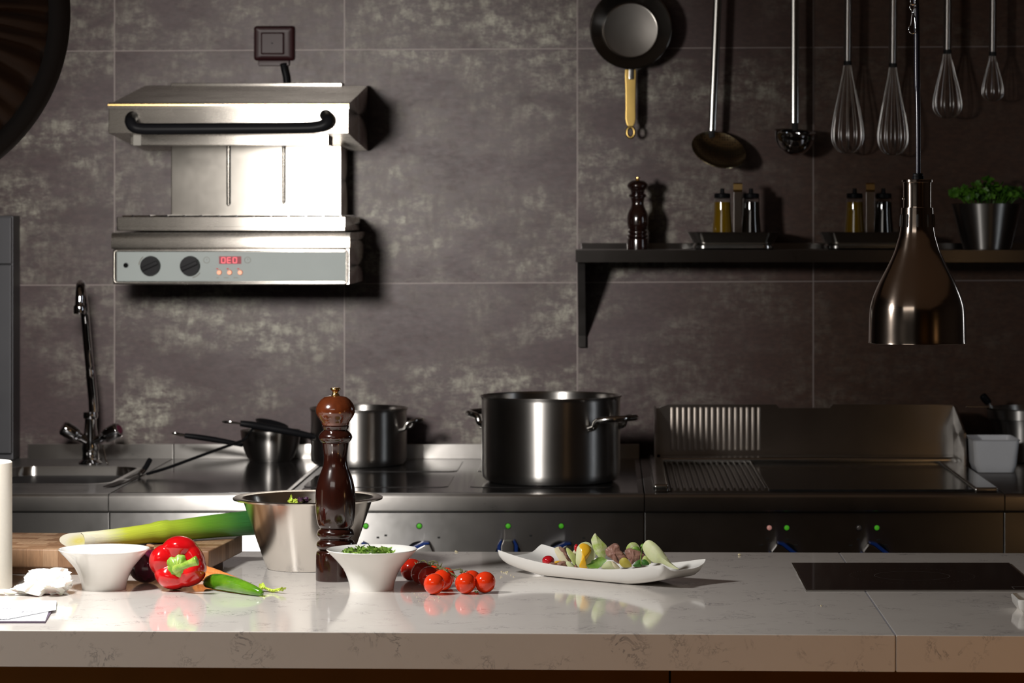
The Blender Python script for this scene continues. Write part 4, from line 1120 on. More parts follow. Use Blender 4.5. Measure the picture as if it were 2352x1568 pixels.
qx, qy = X(622, 7.935), 7.93
sp = thing('small_saute_pan', 'small rounded steel saute pan with black handle left of the saucepan', 'saute pan', (qx, qy, TOP + .0015))
def q_(p): return S(p, 7.935)
zz = TOP + .0015
bm = NB(); lathe(bm, [(0, zz), (q_(47), zz), (q_(49), zz + .003), (q_(50), zz + .006), (q_(54), zz + .010), (q_(60), zz + .026), (q_(65), zz + .045), (q_(68), zz + .065), (q_(69), zz + .078), (q_(70), zz + .080), (q_(67.5), zz + .080), (q_(64), zz + .05), (q_(55), zz + .014), (q_(40), zz + .007), (0, zz + .007)], (qx, qy), 72); obj('vessel', bm, M['steel_pot'], sp, ang=45)
hp = [P(557, 1022, 7.87), P(530, 1016, 7.86), P(490, 1009, 7.85), P(450, 1003, 7.84), P(424, 1000, 7.835)]
bm = NB(); hpp = smooth_pts(hp, 4); tube(bm, hpp, [S(5.5 + 3 * math.sin(PI * i / len(hpp) * .9), 7.85) for i in range(len(hpp))], 14, flat=(1, .8)); hh = obj('handle', bm, M['black'], sp, ang=70)
bm = NB(); tube(bm, smooth_pts([P(426, 1001, 7.835), P(412, 999, 7.833), P(400, 996, 7.838), P(396, 994, 7.845), P(404, 994, 7.85), P(424, 998, 7.84)], 4), .002, 8); obj('hanging_loop', bm, M['polished'], hh)

ld = thing('long_skimmer', 'long dark skimmer resting its rod on the small saute pan', 'skimmer', P(345, 1086, 7.45))
bm = NB(); rod = [P(338, 1088, 7.42), P(385, 1074, 7.50), P(440, 1054, 7.60), P(500, 1032, 7.71), P(545, 1016, 7.80), P(562, 1008, 7.835), P(580, 985, 7.845), P(600, 977, 7.885)]
tube(bm, smooth_pts(rod, 4), .0038, 10); obj('rod', bm, M['black'], ld, ang=70)
bm = NB(); cc = P(624, 975, 7.915)
for k in range(12): pass
lathe(bm, [(0, -.010), (.02, -.009), (.035, -.004), (.043, .002), (.044, .004), (.041, .003), (.034, -.002), (.02, -.007), (0, -.008)], (0, 0), 36)
bmesh.ops.transform(bm, matrix=Matrix.Translation(cc) @ Matrix.Rotation(math.radians(14), 4, 'Y') @ Matrix.Rotation(math.radians(6), 4, 'X'), verts=bm.verts); obj('skimmer_head', bm, M['black'], ld, ang=60)

kn = thing('kitchen_knife', 'dark knife lying across the right rim of the sink', 'knife', P(310, 1090, 7.5))
bm = NB()
b0, b1, b2, b3 = P(236, 1121, 7.12), P(262, 1117, 7.15), P(325, 1092, 7.42), P(320, 1086, 7.43)
for p_ in (b0, b1): p_.z = TOP + .004
vs0 = [bm.verts.new(p) for p in (b0, b1, b2, b3)]; vs1 = [bm.verts.new(p + Vector((0, .0005, .0018))) for p in (b0, b1, b2, b3)]
bm.faces.new(vs0); bm.faces.new(list(reversed(vs1)))
for j in range(4): bm.faces.new((vs0[j], vs0[(j + 1) % 4], vs1[(j + 1) % 4], vs1[j]))
obj('blade', bm, M['steel_dark'], kn)
bm = NB(); tube(bm, [P(321, 1089, 7.42), P(329, 1081, 7.44)], S(6, 7.5), 12); obj('ferrule', bm, M['polished'], kn)
bm = NB(); tube(bm, smooth_pts([P(329, 1081, 7.44), P(337, 1069, 7.46), P(344, 1056, 7.48)], 3), S(6, 7.5), 12); obj('handle', bm, M['black'], kn, ang=60)

# containers at the right
gx, gy = X(2362, 7.915), 7.915
bz = TOP + .0008
bain = thing('round_steel_container', 'round steel container with wide upper band, cut by the right edge', 'container', (gx, gy, bz))
bm = NB(); hz = Z(936, 7.9) - bz
lathe(bm, [(0, bz), (.085, bz), (.090, bz + .004), (.094, bz + hz - .052), (.0985, bz + hz - .030), (.106, bz + hz - .028), (.107, bz + hz - .004), (.112, bz + hz), (.107, bz + hz), (.092, bz + hz - .03), (.088, bz + .006), (0, bz + .004)], (gx, gy), 72); obj('vessel', bm, M['steel_pot'], bain, ang=40)
bm = NB(); lug = P(2240, 934, 7.879); box(bm, lug.x - .025, lug.x + .036, lug.y - .008, lug.y + .008, lug.z - .0015, lug.z + .0015, .001); obj('rim_lug', bm, M['polished'], bain)
spn = thing('black_handled_ladle', 'ladle with black handle leaning out of the round steel container', 'ladle', P(2262, 938, 7.86))
bm = NB(); tube(bm, smooth_pts([P(2256, 906, 7.915), P(2262, 915, 7.915), P(2267, 921, 7.915), P(2271, 927, 7.915)], 4), [S(x_, 7.9) for x_ in (6, 8, 9, 9, 9, 9, 9, 9, 9, 9, 8, 8, 7)], 14); obj('handle', bm, M['black'], spn, ang=70)
bm = NB(); tube(bm, smooth_pts([P(2271, 926, 7.915), P(2283, 945, 7.915), P(2292, 965, 7.915), P(2303, 985, 7.915)], 4), .003, 8); obj('shaft', bm, M['polished'], spn)
bm = NB(); ball(bm, P(2318, 992, 7.915), .02, 1, 1, .6, 16, 8); obj('scoop', bm, M['polished'], spn)

yf, yb = 7.55, 7.73
wb = thing('white_plastic_tub', 'white plastic tub with flared rim beside the griddle', 'tub', (X(2290, 7.6), 7.64, TOP))
def tubl(x0, x1, y0, y1, z, r): return [(a, b, z) for a, b in rrect(x0, x1, y0, y1, r, 5)]
X0, X1 = X(2236, yf), X(2343, yf); zt0 = Z(1011, yf)
bm = NB()
loft(bm, [tubl(X0 + .012, X1 - .012, yf + .012, yb - .012, TOP + .0012, .014), tubl(X0 + .004, X1 - .006, yf + .005, yb - .005, TOP + .02, .016), tubl(X0, X1 - .001, yf, yb, zt0 - .004, .012), tubl(X0 - .003, X1 + .003, yf - .003, yb + .003, zt0, .012),
          tubl(X0 + .001, X1 - .001, yf + .001, yb - .001, zt0 + .001, .011), tubl(X0 + .003, X1 - .003, yf + .003, yb - .003, zt0 - .006, .01), tubl(X0 + .014, X1 - .014, yf + .014, yb - .014, TOP + .005, .012)], True, True)
obj('tub_body', bm, M['white_plastic'], wb, ang=50)

# ------------------------------------------------------------------ salamander grill
sal = thing('salamander_grill', 'wall mounted stainless steel salamander grill with black bar handle', 'grill', (X(540, 7.6), 7.6, Z(655, 7.5)))
bf = 7.58
def sbx(name, p0, p1, q0, q1, d0, d1, mat, bev=.001, parent=None):
    bm = NB(); box(bm, X(p0, d0), X(p1, d0), d0, d1, Z(q1, d0), Z(q0, d0), bev); return obj(name, bm, mat, parent or sal)
sbx('control_box', 260, 803, 571, 653, bf, WALL - .004, M['steel_sal'])
bm = NB()
x0, x1 = X(257, bf), X(804, bf); z0, z1 = Z(571, bf), Z(534, bf)
prism(bm, [(bf - .006, z0), (bf - .010, z0 + .004), (bf - .010, z1 - .014), (bf - .004, z1 - .004), (bf + .006, z1), (WALL - .004, z1), (WALL - .004, z0)], 'x', x0, x1); obj('top_lip', bm, M['steel_sal'], sal, ang=50)
pn = sbx('control_panel', 268, 794, 578, 646, bf - .003, bf + .002, M['sal_panel'])
bm = NB(); prf = [Vector((a, bf - .003, b)) for a, b in rrect(X(263, bf), X(798, bf), Z(650, bf), Z(574, bf), .008, 6)]
tube(bm, prf, .0034, 8, closed=True); obj('panel_frame', bm, M['gold'] if False else M['steel_sal'], pn, ang=70)
def disc(px, py, rpx, d, y0, y1, r1=None, seg=40):
    bm = NB(); c = P(px, py, d); rr_ = S(rpx, d); r1 = rr_ if r1 is None else S(r1, d)
    lathe(bm, [(0, 0), (rr_, 0), (r1, y1 - y0), (0, y1 - y0)], (0, 0), seg)
    bmesh.ops.transform(bm, matrix=Matrix.Translation((c.x, y0, c.z)) @ Matrix.Rotation(PI / 2, 4, 'X') @ Matrix.Translation((0, 0, -(0))), verts=bm.verts)
    return bm
for px in (346.5, 437.5):
    bm = disc(px, 610.5, 23, bf, bf - .003, bf + .018, 21.5); k = obj('dial_knob', bm, M['black'], pn, ang=40)
    c = P(px, 610.5, bf); bm = NB()
    box(bm, -S(20, bf), S(20, bf), -.029, -.019, -S(5, bf), S(5, bf), .002)
    bmesh.ops.transform(bm, matrix=Matrix.Translation((c.x, bf, c.z)) @ Matrix.Rotation(math.radians(-24), 4, 'Y'), verts=bm.verts); obj('pointer_grip', bm, M['black'], k)
    bm = NB(); tube(bm, [Vector((c.x + S(27, bf) * math.cos(a), bf - .0036, c.z + S(27, bf) * math.sin(a))) for a in [math.radians(-50 + 200 * i / 20 * 0 + (i * 4)) - (PI if px < 400 else .5) for i in range(12)]], .0012, 6); obj('dial_mark', bm, M['sticker'], pn)
bm = disc(290, 609, 6.5, bf, bf - .003, bf + .002, 5.5); obj('reset_screw', bm, M['chrome'], pn)
ds = sbx('display', 503, 554, 588.5, 606, bf - .0045, bf - .002, M['red_screen'], .0004)
SEG = {'0': 'abcdef', 'E': 'adefg'}
for k, chx in enumerate('0E0'):
    bm = NB(); cx_ = 513.5 + k * 13.2; cw, chh, th = 4.0, 6.0, .95
    for s_ in SEG[chx]:
        x_0, x_1, y_0, y_1 = {'a': (-cw, cw, -chh - th, -chh + th), 'g': (-cw, cw, -th, th), 'd': (-cw, cw, chh - th, chh + th), 'f': (-cw - th, -cw + th, -chh, 0), 'e': (-cw - th, -cw + th, 0, chh), 'b': (cw - th, cw + th, -chh, 0), 'c': (cw - th, cw + th, 0, chh)}[s_]
        box(bm, X(cx_ + x_0, bf), X(cx_ + x_1, bf), bf - .0054, bf - .0044, Z(597.3 + y_1, bf), Z(597.3 + y_0, bf))
    obj('digit', bm, M['red_digit'], ds)
for px in (504, 528, 552):
    bm = disc(px, 625.5, 6.2, bf, bf - .003, bf + .003, 5); o = obj('push_button', bm, M['orange_btn'], pn)
    bm = NB(); c = P(px - 5, 617, bf); box(bm, c.x - .002, c.x + .003, bf - .0036, bf - .0030, c.z - .0012, c.z + .0012); obj('button_mark', bm, M['radish'], pn)
bm = NB()
for px, wd in ((500, 5), (520, 11), (542, 11)):
    box(bm, X(px - wd / 2, bf), X(px + wd / 2, bf), bf - .0034, bf - .0030, Z(638.5, bf), Z(636.5, bf))
for q in rrect(X(489, bf), X(583, bf), Z(642, bf), Z(582, bf), .001, 1): pass
obj('button_legend', bm, M['sticker'], pn)
for (a, b) in ((475, 597), (569, 597)):
    c = P(a, b, bf); bm = NB(); tube(bm, [Vector((c.x + S(7, bf) * math.cos(2 * PI * i / 20), bf - .0033, c.z + S(7, bf) * math.sin(2 * PI * i / 20))) for i in range(20)], .0006, 5, closed=True)
    tube(bm, [(c.x, bf - .0033, c.z + .004), (c.x, bf - .0033, c.z), (c.x + .002, bf - .0033, c.z + .0015)], .0005, 5); obj('clock_symbol', bm, M['sticker'], pn)
# drip tray, rods
tf = 7.565
sbx('drip_tray', 268, 794, 498, 530, tf, WALL - .06, M['steel_sal'], .002)
bm = NB(); box(bm, X(271, tf), X(792, tf), tf - .003, tf, Z(529, tf), Z(520, tf), .001); obj('tray_lip', bm, M['steel_sal'], sal)
bm = NB()
for k in range(13):
    px = 300 + k * 40; tube(bm, [(X(px, tf), tf + .03, Z(498, tf) + .0025), (X(px, tf), WALL - .08, Z(498, tf) + .0025)], .0025, 8)
tube(bm, [(X(275, tf), tf + .04, Z(498, tf) + .001), (X(788, tf), tf + .04, Z(498, tf) + .001)], .003, 8)
obj('grill_rods', bm, M['chrome'], sal)
# back column with two grooves
bp = 7.84
bm = NB(); box(bm, X(393, bp), X(784, bp), bp, WALL - .004, Z(502, bp), Z(325, bp), .002); obj('back_plate', bm, M['steel_back'], sal)
for px, w_, q1 in ((524.5, 4.5, 474), (651.5, 4, 470)):
    bm = NB(); c0, c1 = P(px, 335, bp), P(px, q1, bp)
    tube(bm, [c0, c0.lerp(c1, .97), c1], [S(w_, bp), S(w_, bp), .0005], 12, flat=(1, .5)); obj('guide_groove', bm, M['steel_sal'], sal, ang=60)
    bm = NB(); box(bm, X(px + w_ - 1, bp), X(px + w_ + 1.2, bp), bp - .0015, bp + .001, Z(q1 - 6, bp), Z(333, bp)); obj('groove_shadow', bm, M['void'], sal)  # dark strip painted as shade along one side of the groove
# hood
hf, hb = 7.435, 8.01
zf, zb, zl = Z(239, hf), Z(197, hb), Z(306, hf)
hx0_, hx1_ = X(250, hf), X(801, hf)
bm = NB()
prism(bm, [(hf - .006, zl), (hf, zf - .012), (hf, zf - .004), (hf + .004, zf), (hb, zb), (hb, zl - .03), (hf + .2, zl - .012)], 'x', hx0_, hx1_, .0012); obj('hood', bm, M['steel_sal'], sal)
bm = NB(); prism(bm, [(hf - .007, zf - .012), (hf - .007, zf - .002), (hf + .003, zf + .0035), (hf + .012, zf + .0045), (hf + .012, zf + .001), (hf + .002, zf - .002)], 'x', hx0_ - .001, hx1_ + .001); obj('hood_edge_trim', bm, M['steel_sal'], sal, ang=50)
bm = NB(); box(bm, hx0_ - .001, hx1_ + .001, hf - .0085, hf - .006, zf - .004, zf - .0005); obj('edge_line', bm, M['gold'], sal)
bm = NB(); box(bm, X(392, hb), X(785, hb), hb - .002, WALL - .004, zb - .02, Z(191.5, hb), .001); obj('wall_flange', bm, M['steel_sal'], sal)
sbx('heater_cover', 299, 755, 307, 333, hf + .05, hf + .16, M['steel_sal'], .001)
sbx('cover_clip', 306, 324, 308, 334, hf + .047, hf + .05, M['sticker'], .0004)
hbz = Z(294, hf - .05); dh = hf - .05
bm = NB()
hp = [P(304, 268, hf - .003), P(301, 271, hf - .02), P(300, 280, dh + .006), P(306, 290, dh), P(322, 295, dh), P(360, 296, dh), P(530, 295, dh), P(690, 293.5, dh), P(728, 291, dh), P(746, 285, dh), P(752, 276, dh + .006), P(750, 268, hf - .02), P(747, 264, hf - .003)]
tube(bm, smooth_pts(hp, 5), S(13.5, dh), 16, flat=(1, .95)); obj('bar_handle', bm, M['black'], sal, ang=70)
# supply cord
bm = NB(); tube(bm, smooth_pts([P(650, 146, WALL - .032), P(653, 160, WALL - .028), P(657, 178, WALL - .026), P(659, 200, WALL - .024)], 4), S(7.5, WALL), 12); obj('power_cord', bm, M['black'], sal, ang=70)

so = thing('wall_socket', 'square dark brown wall socket above the salamander grill', 'wall socket', (X(629, WALL), WALL - .01, Z(105, WALL)))
wd = WALL - .001
bm = NB(); prm = lambda x0, x1, y0, y1, r, y: [(a, y, b) for a, b in rrect(X(x0, 8.03), X(x1, 8.03), Z(y1, 8.03), Z(y0, 8.03), r, 5)]
loft(bm, [prm(583, 676, 60, 139, .007, wd), prm(583, 676, 60, 139, .007, wd - .016), prm(587, 672, 64, 135, .006, wd - .022), prm(598, 661, 72, 128, .002, wd - .018)], True, True); obj('frame', bm, M['socket'], so, ang=30)
bm = NB(); loft(bm, [prm(600, 653, 75, 125, .002, wd - .017), prm(600, 653, 75, 125, .002, wd - .027), prm(603, 650, 78, 122, .002, wd - .030)], True, True); fl = obj('flap_cover', bm, M['socket'], so, ang=30)
bm = NB(); box(bm, X(593, 8.03), X(664, 8.03), wd - .02, wd, Z(151, 8.03), Z(138.5, 8.03), .002); obj('lower_hinge', bm, M['socket'], so)
bm = disc(625, 99, 2, 8.02, wd - .0298, wd - .029, 1.5); obj('flap_screw', bm, M['void'], fl)

# ------------------------------------------------------------------ wall shelf
SF = 7.78; ZS = Z(574.5, 7.75)
shelf = thing('wall_shelf', 'long steel wall shelf at the right holding pepper mill and cruets', 'shelf', (.5, 7.9, ZS))
xs0 = X(1322, SF)
bm = NB(); prism(bm, [(SF, ZS), (SF, ZS - .031), (SF + .006, ZS - .031), (SF + .006, ZS - .004), (WALL - .006, ZS - .004), (WALL - .006, ZS)], 'x', xs0, 2.2); obj('shelf_board', bm, M['steel_dark'], shelf)
for a, b in ((xs0 + .012, X(1902, 8.04)), (X(1904, 8.04), 2.2)):
    bm = NB(); box(bm, a, b, WALL - .006, WALL - .001, ZS - .002, Z(558, WALL), .0006); obj('rear_upstand', bm, M['steel_dark'], shelf)
for bx in (X(1327, 7.95), 1.6):
    zb0 = Z(797, 8.03)
    bm = NB(); prism(bm, [(WALL - .001, ZS - .005), (SF + .02, ZS - .005), (SF + .02, ZS - .02), (WALL - .02, zb0 + .03), (WALL - .02, zb0), (WALL - .001, zb0)], 'x', bx, bx + .003); br_ = obj('bracket', bm, M['steel_dark'], shelf)
    bm = NB(); prism(bm, [(SF + .02, ZS - .021), (SF + .021, ZS - .021), (WALL - .019, zb0 + .03), (WALL - .019, zb0), (WALL - .02, zb0), (WALL - .02, zb0 + .03)], 'x', bx + .003, bx + .020); obj('bracket_flange', bm, M['steel_dark'], br_)
pepper_mill(X(1464.5, 7.9), 7.9, ZS + .0004, S(166, 7.9), 'small dark wooden pepper mill standing at the left end of the wall shelf', 1.42)

def tray_set(pcx, lab, obj_lab):
    d = 7.89; y0, y1 = 7.81, 7.99
    t = thing('oval_steel_tray', lab, 'tray', (X(pcx, d), d, ZS), 'steel trays on the wall shelf')
    def lp(w, y0, y1, z, r): return [(a, b, z) for a, b in rrect(X(pcx - w, d), X(pcx + w, d), y0, y1, r, 8)]
    z = ZS + .0004; hh_ = Z(533, 7.82) - z
    bm = NB()
    loft(bm, [lp(90, 7.835, 7.965, z, .03), lp(92, 7.83, 7.97, z + .004, .03), lp(92, 7.83, 7.97, z + .010, .03), lp(88, 7.835, 7.965, z + .015, .028), lp(92, 7.83, 7.97, z + .018, .03), lp(106, 7.805, 7.995, z + hh_, .035), lp(104, 7.808, 7.992, z + hh_, .033), lp(90, 7.833, 7.967, z + .018, .028), lp(86, 7.838, 7.962, z + .014, .026)], True, True)
    obj('tray_body', bm, M['polished'], t, ang=40)
    zf_ = z + .0145
    for px, mt, nm, l2 in ((pcx - 25, 'oil', 'oil_bottle', 'golden olive oil'), (pcx + 41, 'vinegar', 'vinegar_bottle', 'black vinegar')):
        c = (X(px, 7.9), 7.9); s_ = 7.9 / 7000; zt1 = Z(437, 7.9)
        bt = thing(nm, f'glass bottle of {l2} in the {obj_lab}', 'bottle', (c[0], c[1], zf_))
        Hh = zt1 - zf_ - .018
        bm = NB(); lathe(bm, [(0, zf_ + .0005), (.026, zf_ + .0005), (.028, zf_ + .004), (.0265, zf_ + .03), (.0225, zf_ + Hh * .62), (.0215, zf_ + Hh * .8), (.0215, zf_ + Hh * .9), (0, zf_ + Hh * .9)], c, 36); obj('liquid', bm, M[mt], bt, ang=50)
        bm = NB(); lathe(bm, [(.0222, zf_ + Hh * .9), (.0222, zf_ + Hh * .97), (.019, zf_ + Hh), (.019, zf_ + Hh * .99), (.0215, zf_ + Hh * .96), (.0215, zf_ + Hh * .9)], c, 36); obj('glass_neck', bm, M['glass'], bt)
        bm = NB(); zc = zf_ + Hh - .003; lathe(bm, [(0, zc), (.0195, zc), (.021, zc + .002), (.021, zc + .011), (.019, zc + .013), (.006, zc + .014), (.005, zc + .026), (0, zc + .026)], c, 32); obj('stopper', bm, M['black'], bt, ang=40)
    xc = X(pcx + 10, 7.87)
    cd = thing('cruet_holder', f'flat steel cruet handle with square top loop in the {obj_lab}', 'cruet holder', (xc, 7.87, zf_))
    bm = NB(); zl_ = Z(441, 7.86); box(bm, xc - .0105, xc + .0105, 7.857, 7.860, zf_, zl_, .0006); obj('upright', bm, M['steel'], cd)
    bm = NB(); ztp = Z(420, 7.86)
    prism(bm, [(7.857, zl_), (7.853, zl_ + .006), (7.853, ztp - .003), (7.857, ztp), (7.876, ztp), (7.876, ztp - .003), (7.858, ztp - .004), (7.857, zl_ + .006), (7.860, zl_)], 'x', xc - .0115, xc + .0115); obj('top_loop', bm, M['gold'], cd, ang=30)
tray_set(1684, 'flared steel tray in full view on the wall shelf between mill and lamp', 'fully visible shelf tray')
tray_set(1988, 'flared steel tray on the wall shelf partly hidden by the heat lamp', 'shelf tray beside the lamp')
tx_, ty_ = X(2267, 7.9), 7.9
hpz = ZS + .0004; ht = Z(469, 7.9) - hpz
bm = NB(); lathe(bm, [(0, hpz), (S(53, 7.9), hpz), (S(55, 7.9), hpz + .002), (S(82, 7.9), hpz + ht), (S(84, 7.9), hpz + ht + .002), (S(80, 7.9), hpz + ht + .001), (S(53, 7.9), hpz + .005), (0, hpz + .005)], (tx_, ty_), 64)
tag(obj('steel_herb_pot', bm, M['steel_pot'], loc=(tx_, ty_, hpz), ang=40), 'conical steel pot full of green leaves on the wall shelf', 'pot')
rng = random.Random(17); bm = NB()
for i in range(210):
    a, q = rng.uniform(0, 2 * PI), math.sqrt(rng.random()) * .092
    hh_ = .006 + (.070 * (1 - (q / .10) ** 1.4)) * rng.uniform(.3, 1.0) - .006
    if q > .062: hh_ += .012 + .012 * rng.random()
    c = Vector((tx_ + q * math.cos(a), ty_ + q * math.sin(a), hpz + ht + hh_))
    leaf(bm, c, rng.uniform(.007, .014), rrot(rng, 1.2), rng.choice((3, 5)), .5)
    if i % 3 == 0: tube(bm, [c, Vector((tx_ + q * .5 * math.cos(a), ty_ + q * .5 * math.sin(a), hpz + ht - .02))], .0009, 5)
tag(obj('parsley_bunch', bm, M['parsley'], loc=(tx_, ty_, hpz + ht), recalc=False), 'bushy green parsley leaves growing out of the conical steel pot', 'herbs', kind='stuff')

# ------------------------------------------------------------------ hanging rail and utensils
RZ = 2.30; RY = 7.96
rail = thing('hanging_rail', 'steel wall rail from which pan, ladles and whisks hang', 'rail', (.5, WALL, RZ))
bm = NB(); tube(bm, [(-.15, RY, RZ), (2.0, RY, RZ)], .008, 14); obj('bar', bm, M['steel'], rail)
for bx in (-.1, .9, 1.9):
    bm = NB(); tube(bm, [(bx, WALL - .001, RZ), (bx, RY, RZ)], .006, 10); obj('stand_off', bm, M['steel'], rail)
def hook(parent, x, ztop_item):
    bm = NB(); pts = [(x, RY - .013, RZ - .008), (x, RY - .012, RZ + .006), (x, RY, RZ + .0115), (x, RY + .012, RZ + .004), (x, RY + .009, RZ - .02), (x, RY, ztop_item + .012), (x, RY - .004, ztop_item - .004), (x, RY - .012, ztop_item + .004)]
    tube(bm, smooth_pts(pts, 4), .002, 8); obj('hanging_hook', bm, M['wire'], parent)

# copper-handled pan, hanging upside down
fr, fb = 7.935, 8.025
fc = P(1449, 65, fr)
fp = thing('hanging_saucepan', 'steel pan with brass handle hanging upside down on the tiled wall', 'pan', fc)
ro, ri = S(94, fr), S(65.5, fr)
bm = NB(); D_ = fb - fr
lathe(bm, [(0, 0), (ri * .96, 0), (ri * 1.02, .003), (ri * 1.06, .010), (ro * .97, D_ - .002), (ro, D_), (ro * .985, D_ + .001), (ri * 1.03, .012), (ri * .98, .006), (ri * .93, .0035), (0, .003)], (0, 0), 80)
bmesh.ops.transform(bm, matrix=Matrix.Translation((fc.x, fb, fc.z)) @ Matrix.Rotation(PI / 2, 4, 'X'), verts=bm.verts); obj('vessel', bm, M['pan'], fp, ang=45)
bm = NB()
def hpt(y, wpx): return (y, wpx)
zs_ = [(158, 12.5), (170, 13), (200, 12), (240, 11.5), (272, 11.8), (282, 10), (290, 6.5)]
l = [(X(1448.5 - w_, fr), Z(y, fr)) for y, w_ in zs_] + [(X(1448.5 + w_, fr), Z(y, fr)) for y, w_ in reversed(zs_)]
prism(bm, l, 'y', fr + .018, fr + .026, .002); hh = obj('brass_handle', bm, M['brass'], fp)
c = P(1448.5, 303, fr); bm = NB(); tube(bm, [Vector((c.x + S(8.5, fr) * math.cos(t), fr + .022, c.z + S(12, fr) * math.sin(t))) for t in [2 * PI * i / 24 for i in range(24)]], S(3.6, fr), 10, closed=True); obj('handle_eye', bm, M['brass'], hh, ang=70)
bm = NB(); box(bm, X(1444, fr), X(1456, fr), fr + .012, fr + .019, Z(182, fr), Z(156, fr), .002); obj('rivet_plate', bm, M['polished'], hh)
bm = NB(); tube(bm, smooth_pts([Vector((fc.x - .02, fr + .03, fc.z + ro - .004)), Vector((fc.x - .014, fr + .028, fc.z + ro + .03)), Vector((fc.x, fr + .026, fc.z + ro + .04)), Vector((fc.x + .014, fr + .028, fc.z + ro + .03)), Vector((fc.x + .02, fr + .03, fc.z + ro - .004))], 4), .003, 8); obj('helper_loop', bm, M['polished'], fp)
hook(fp, fc.x, fc.z + ro + .036)

# skimmer spoon
u = 7.955
sk = thing('perforated_skimmer', 'steel skimmer with round perforated head hanging below the rail', 'skimmer', P(1648, 350, u))
bm = NB(); a, b = P(1652, -95, u), P(1636, 300, u)
def strip(bm, a, b, w0, w1, t):
    n_ = 12; rings = []
    for k in range(n_ + 1):
        f = k / n_; p = a.lerp(b, f); w_ = w0 + (w1 - w0) * f
        rings.append([bm.verts.new(p + Vector((w_ * math.cos(q), t * math.sin(q), 0))) for q in [2 * PI * i_ / 24 for i_ in range(24)]])
    ring_faces(bm, rings, True, True, True)
strip(bm, a, b, S(10, u), S(8.5, u), .0045); obj('flat_handle', bm, M['polished'], sk, ang=60)
bm = NB(); tube(bm, smooth_pts([P(1636, 296, u), P(1634, 306, u), P(1636, 316, u - .004)], 3), S(7, u), 10, flat=(1, .4)); obj('neck', bm, M['void'], sk)
def skimmat():
    n = NT('perforated_steel')
    v = n.coord(scale=(1, 1, 1))
    vo = n.add('ShaderNodeTexVoronoi', ins={'Vector': v, 'Scale': 150.0, 'Randomness': .15})
    h_ = n.math('LESS_THAN', vo.outputs['Distance'], .33)
    c = n.mix(h_, (.40, .33, .20), (.01, .008, .006))
    n.set(Base_Color=c, Metallic=n.math('SUBTRACT', 1.0, h_), Roughness=.24); return n.m
M['skim'] = skimmat()
bm = NB(); lathe(bm, [(0, -.016), (.03, -.013), (.052, -.006), (.066, .003), (.0715, .008), (.073, .009), (.0715, .0105), (.066, .005), (.052, -.004), (.03, -.011), (0, -.014)], (0, 0), 64)
cs = P(1649, 350, u - .012)
bmesh.ops.transform(bm, matrix=Matrix.Translation(cs) @ Matrix.Rotation(math.radians(17), 4, 'Y') @ Matrix.Rotation(math.radians(40), 4, 'X'), verts=bm.verts); obj('perforated_bowl', bm, M['skim'], sk, ang=60)
hook(sk, a.x, a.z - .004)

la = thing('soup_ladle', 'polished steel ladle with a deep round bowl hanging beside the skimmer', 'ladle', P(1827, 320, u))
bm = NB(); a, b = P(1825.5, -95, u), P(1826, 282, u); strip(bm, a, b, S(9.5, u), S(9, u), .0042); obj('flat_handle', bm, M['polished'], la, ang=60)
bm = NB(); tube(bm, smooth_pts([P(1826, 280, u), P(1826, 290, u + .002), P(1826.5, 300, u + .004)], 3), S(7, u), 10, flat=(1, .45)); obj('neck', bm, M['void'], la)
bm = NB(); rl = S(46.5, u); prof = [(rl * 1.03, .003), (rl, .002)] + [(rl * math.cos(t), -rl * 1.16 * math.sin(t)) for t in [PI / 2 * i / 12 for i in range(1, 12)]] + [(0, -rl * 1.16)] + [(0, -rl * 1.13)] + [(rl * .97 * math.cos(t), -rl * 1.13 * math.sin(t)) for t in [PI / 2 * (12 - i) / 12 for i in range(1, 13)]]
lathe(bm, prof + [prof[0]], (0, 0), 56)
bmesh.ops.transform(bm, matrix=Matrix.Translation(P(1826.5, 304, u - .03)) @ Matrix.Rotation(math.radians(4), 4, 'Y') @ Matrix.Rotation(math.radians(8), 4, 'X'), verts=bm.verts); obj('ladle_bowl', bm, M['chrome'], la, ang=60)
hook(la, a.x, a.z - .004)

def whisk(px, py0, py1, wmax, hw, label, top=-90, nw=6):
    d = 7.955; t = thing('balloon_whisk', label, 'whisk', P(px, py1, d), 'whisks hanging on the rail')
    a, b = P(px + 2, top, d), P(px, py0, d)
    bm = NB(); tube(bm, [a, a.lerp(b, .03), a.lerp(b, .5), a.lerp(b, .97), b], [S(hw * .8, d), S(hw, d), S(hw, d), S(hw, d), S(hw * .9, d)], 20); obj('handle', bm, M['steel_round'], t, ang=50)
    bm = NB(); tube(bm, [b - Vector((0, 0, -.001)), b - Vector((0, 0, .010))], S(hw * 1.0, d), 18); obj('collar', bm, M['void'], t)
    rngw = random.Random(int(px))
    for k in range(nw):
        an = PI * k / nw + rngw.uniform(-.06, .06); dv = Vector((math.cos(an), math.sin(an), 0)); sc1 = rngw.uniform(.9, 1.0)
        prof = [(.72 * hw / wmax, 0), (.34, .16), (.60, .38), (.86, .60), (1.0, .78), (.93, .89), (.66, .965), (.34, .994), (0, 1.0)]
        L = py1 - py0; pts = []
        for r_0, s_ in prof: pts.append((r_0, s_ * (.95 + .05 * sc1)))
        pl = [b + dv * S(r_0 * wmax * sc1, d) + Vector((0, 0, -S(s_ * L, d))) for r_0, s_ in pts] + [b - dv * S(r_0 * wmax * sc1, d) + Vector((0, 0, -S(s_ * L, d))) for r_0, s_ in reversed(pts[:-1])]
        bm = NB(); tube(bm, smooth_pts(pl, 4), .0013, 8); obj('wire_loop', bm, M['wire'], t, ang=80)
    hook(t, a.x, a.z - .006)
whisk(1947, 141, 352, 38.5, 9.3, 'steel balloon whisk nearest the soup ladle')
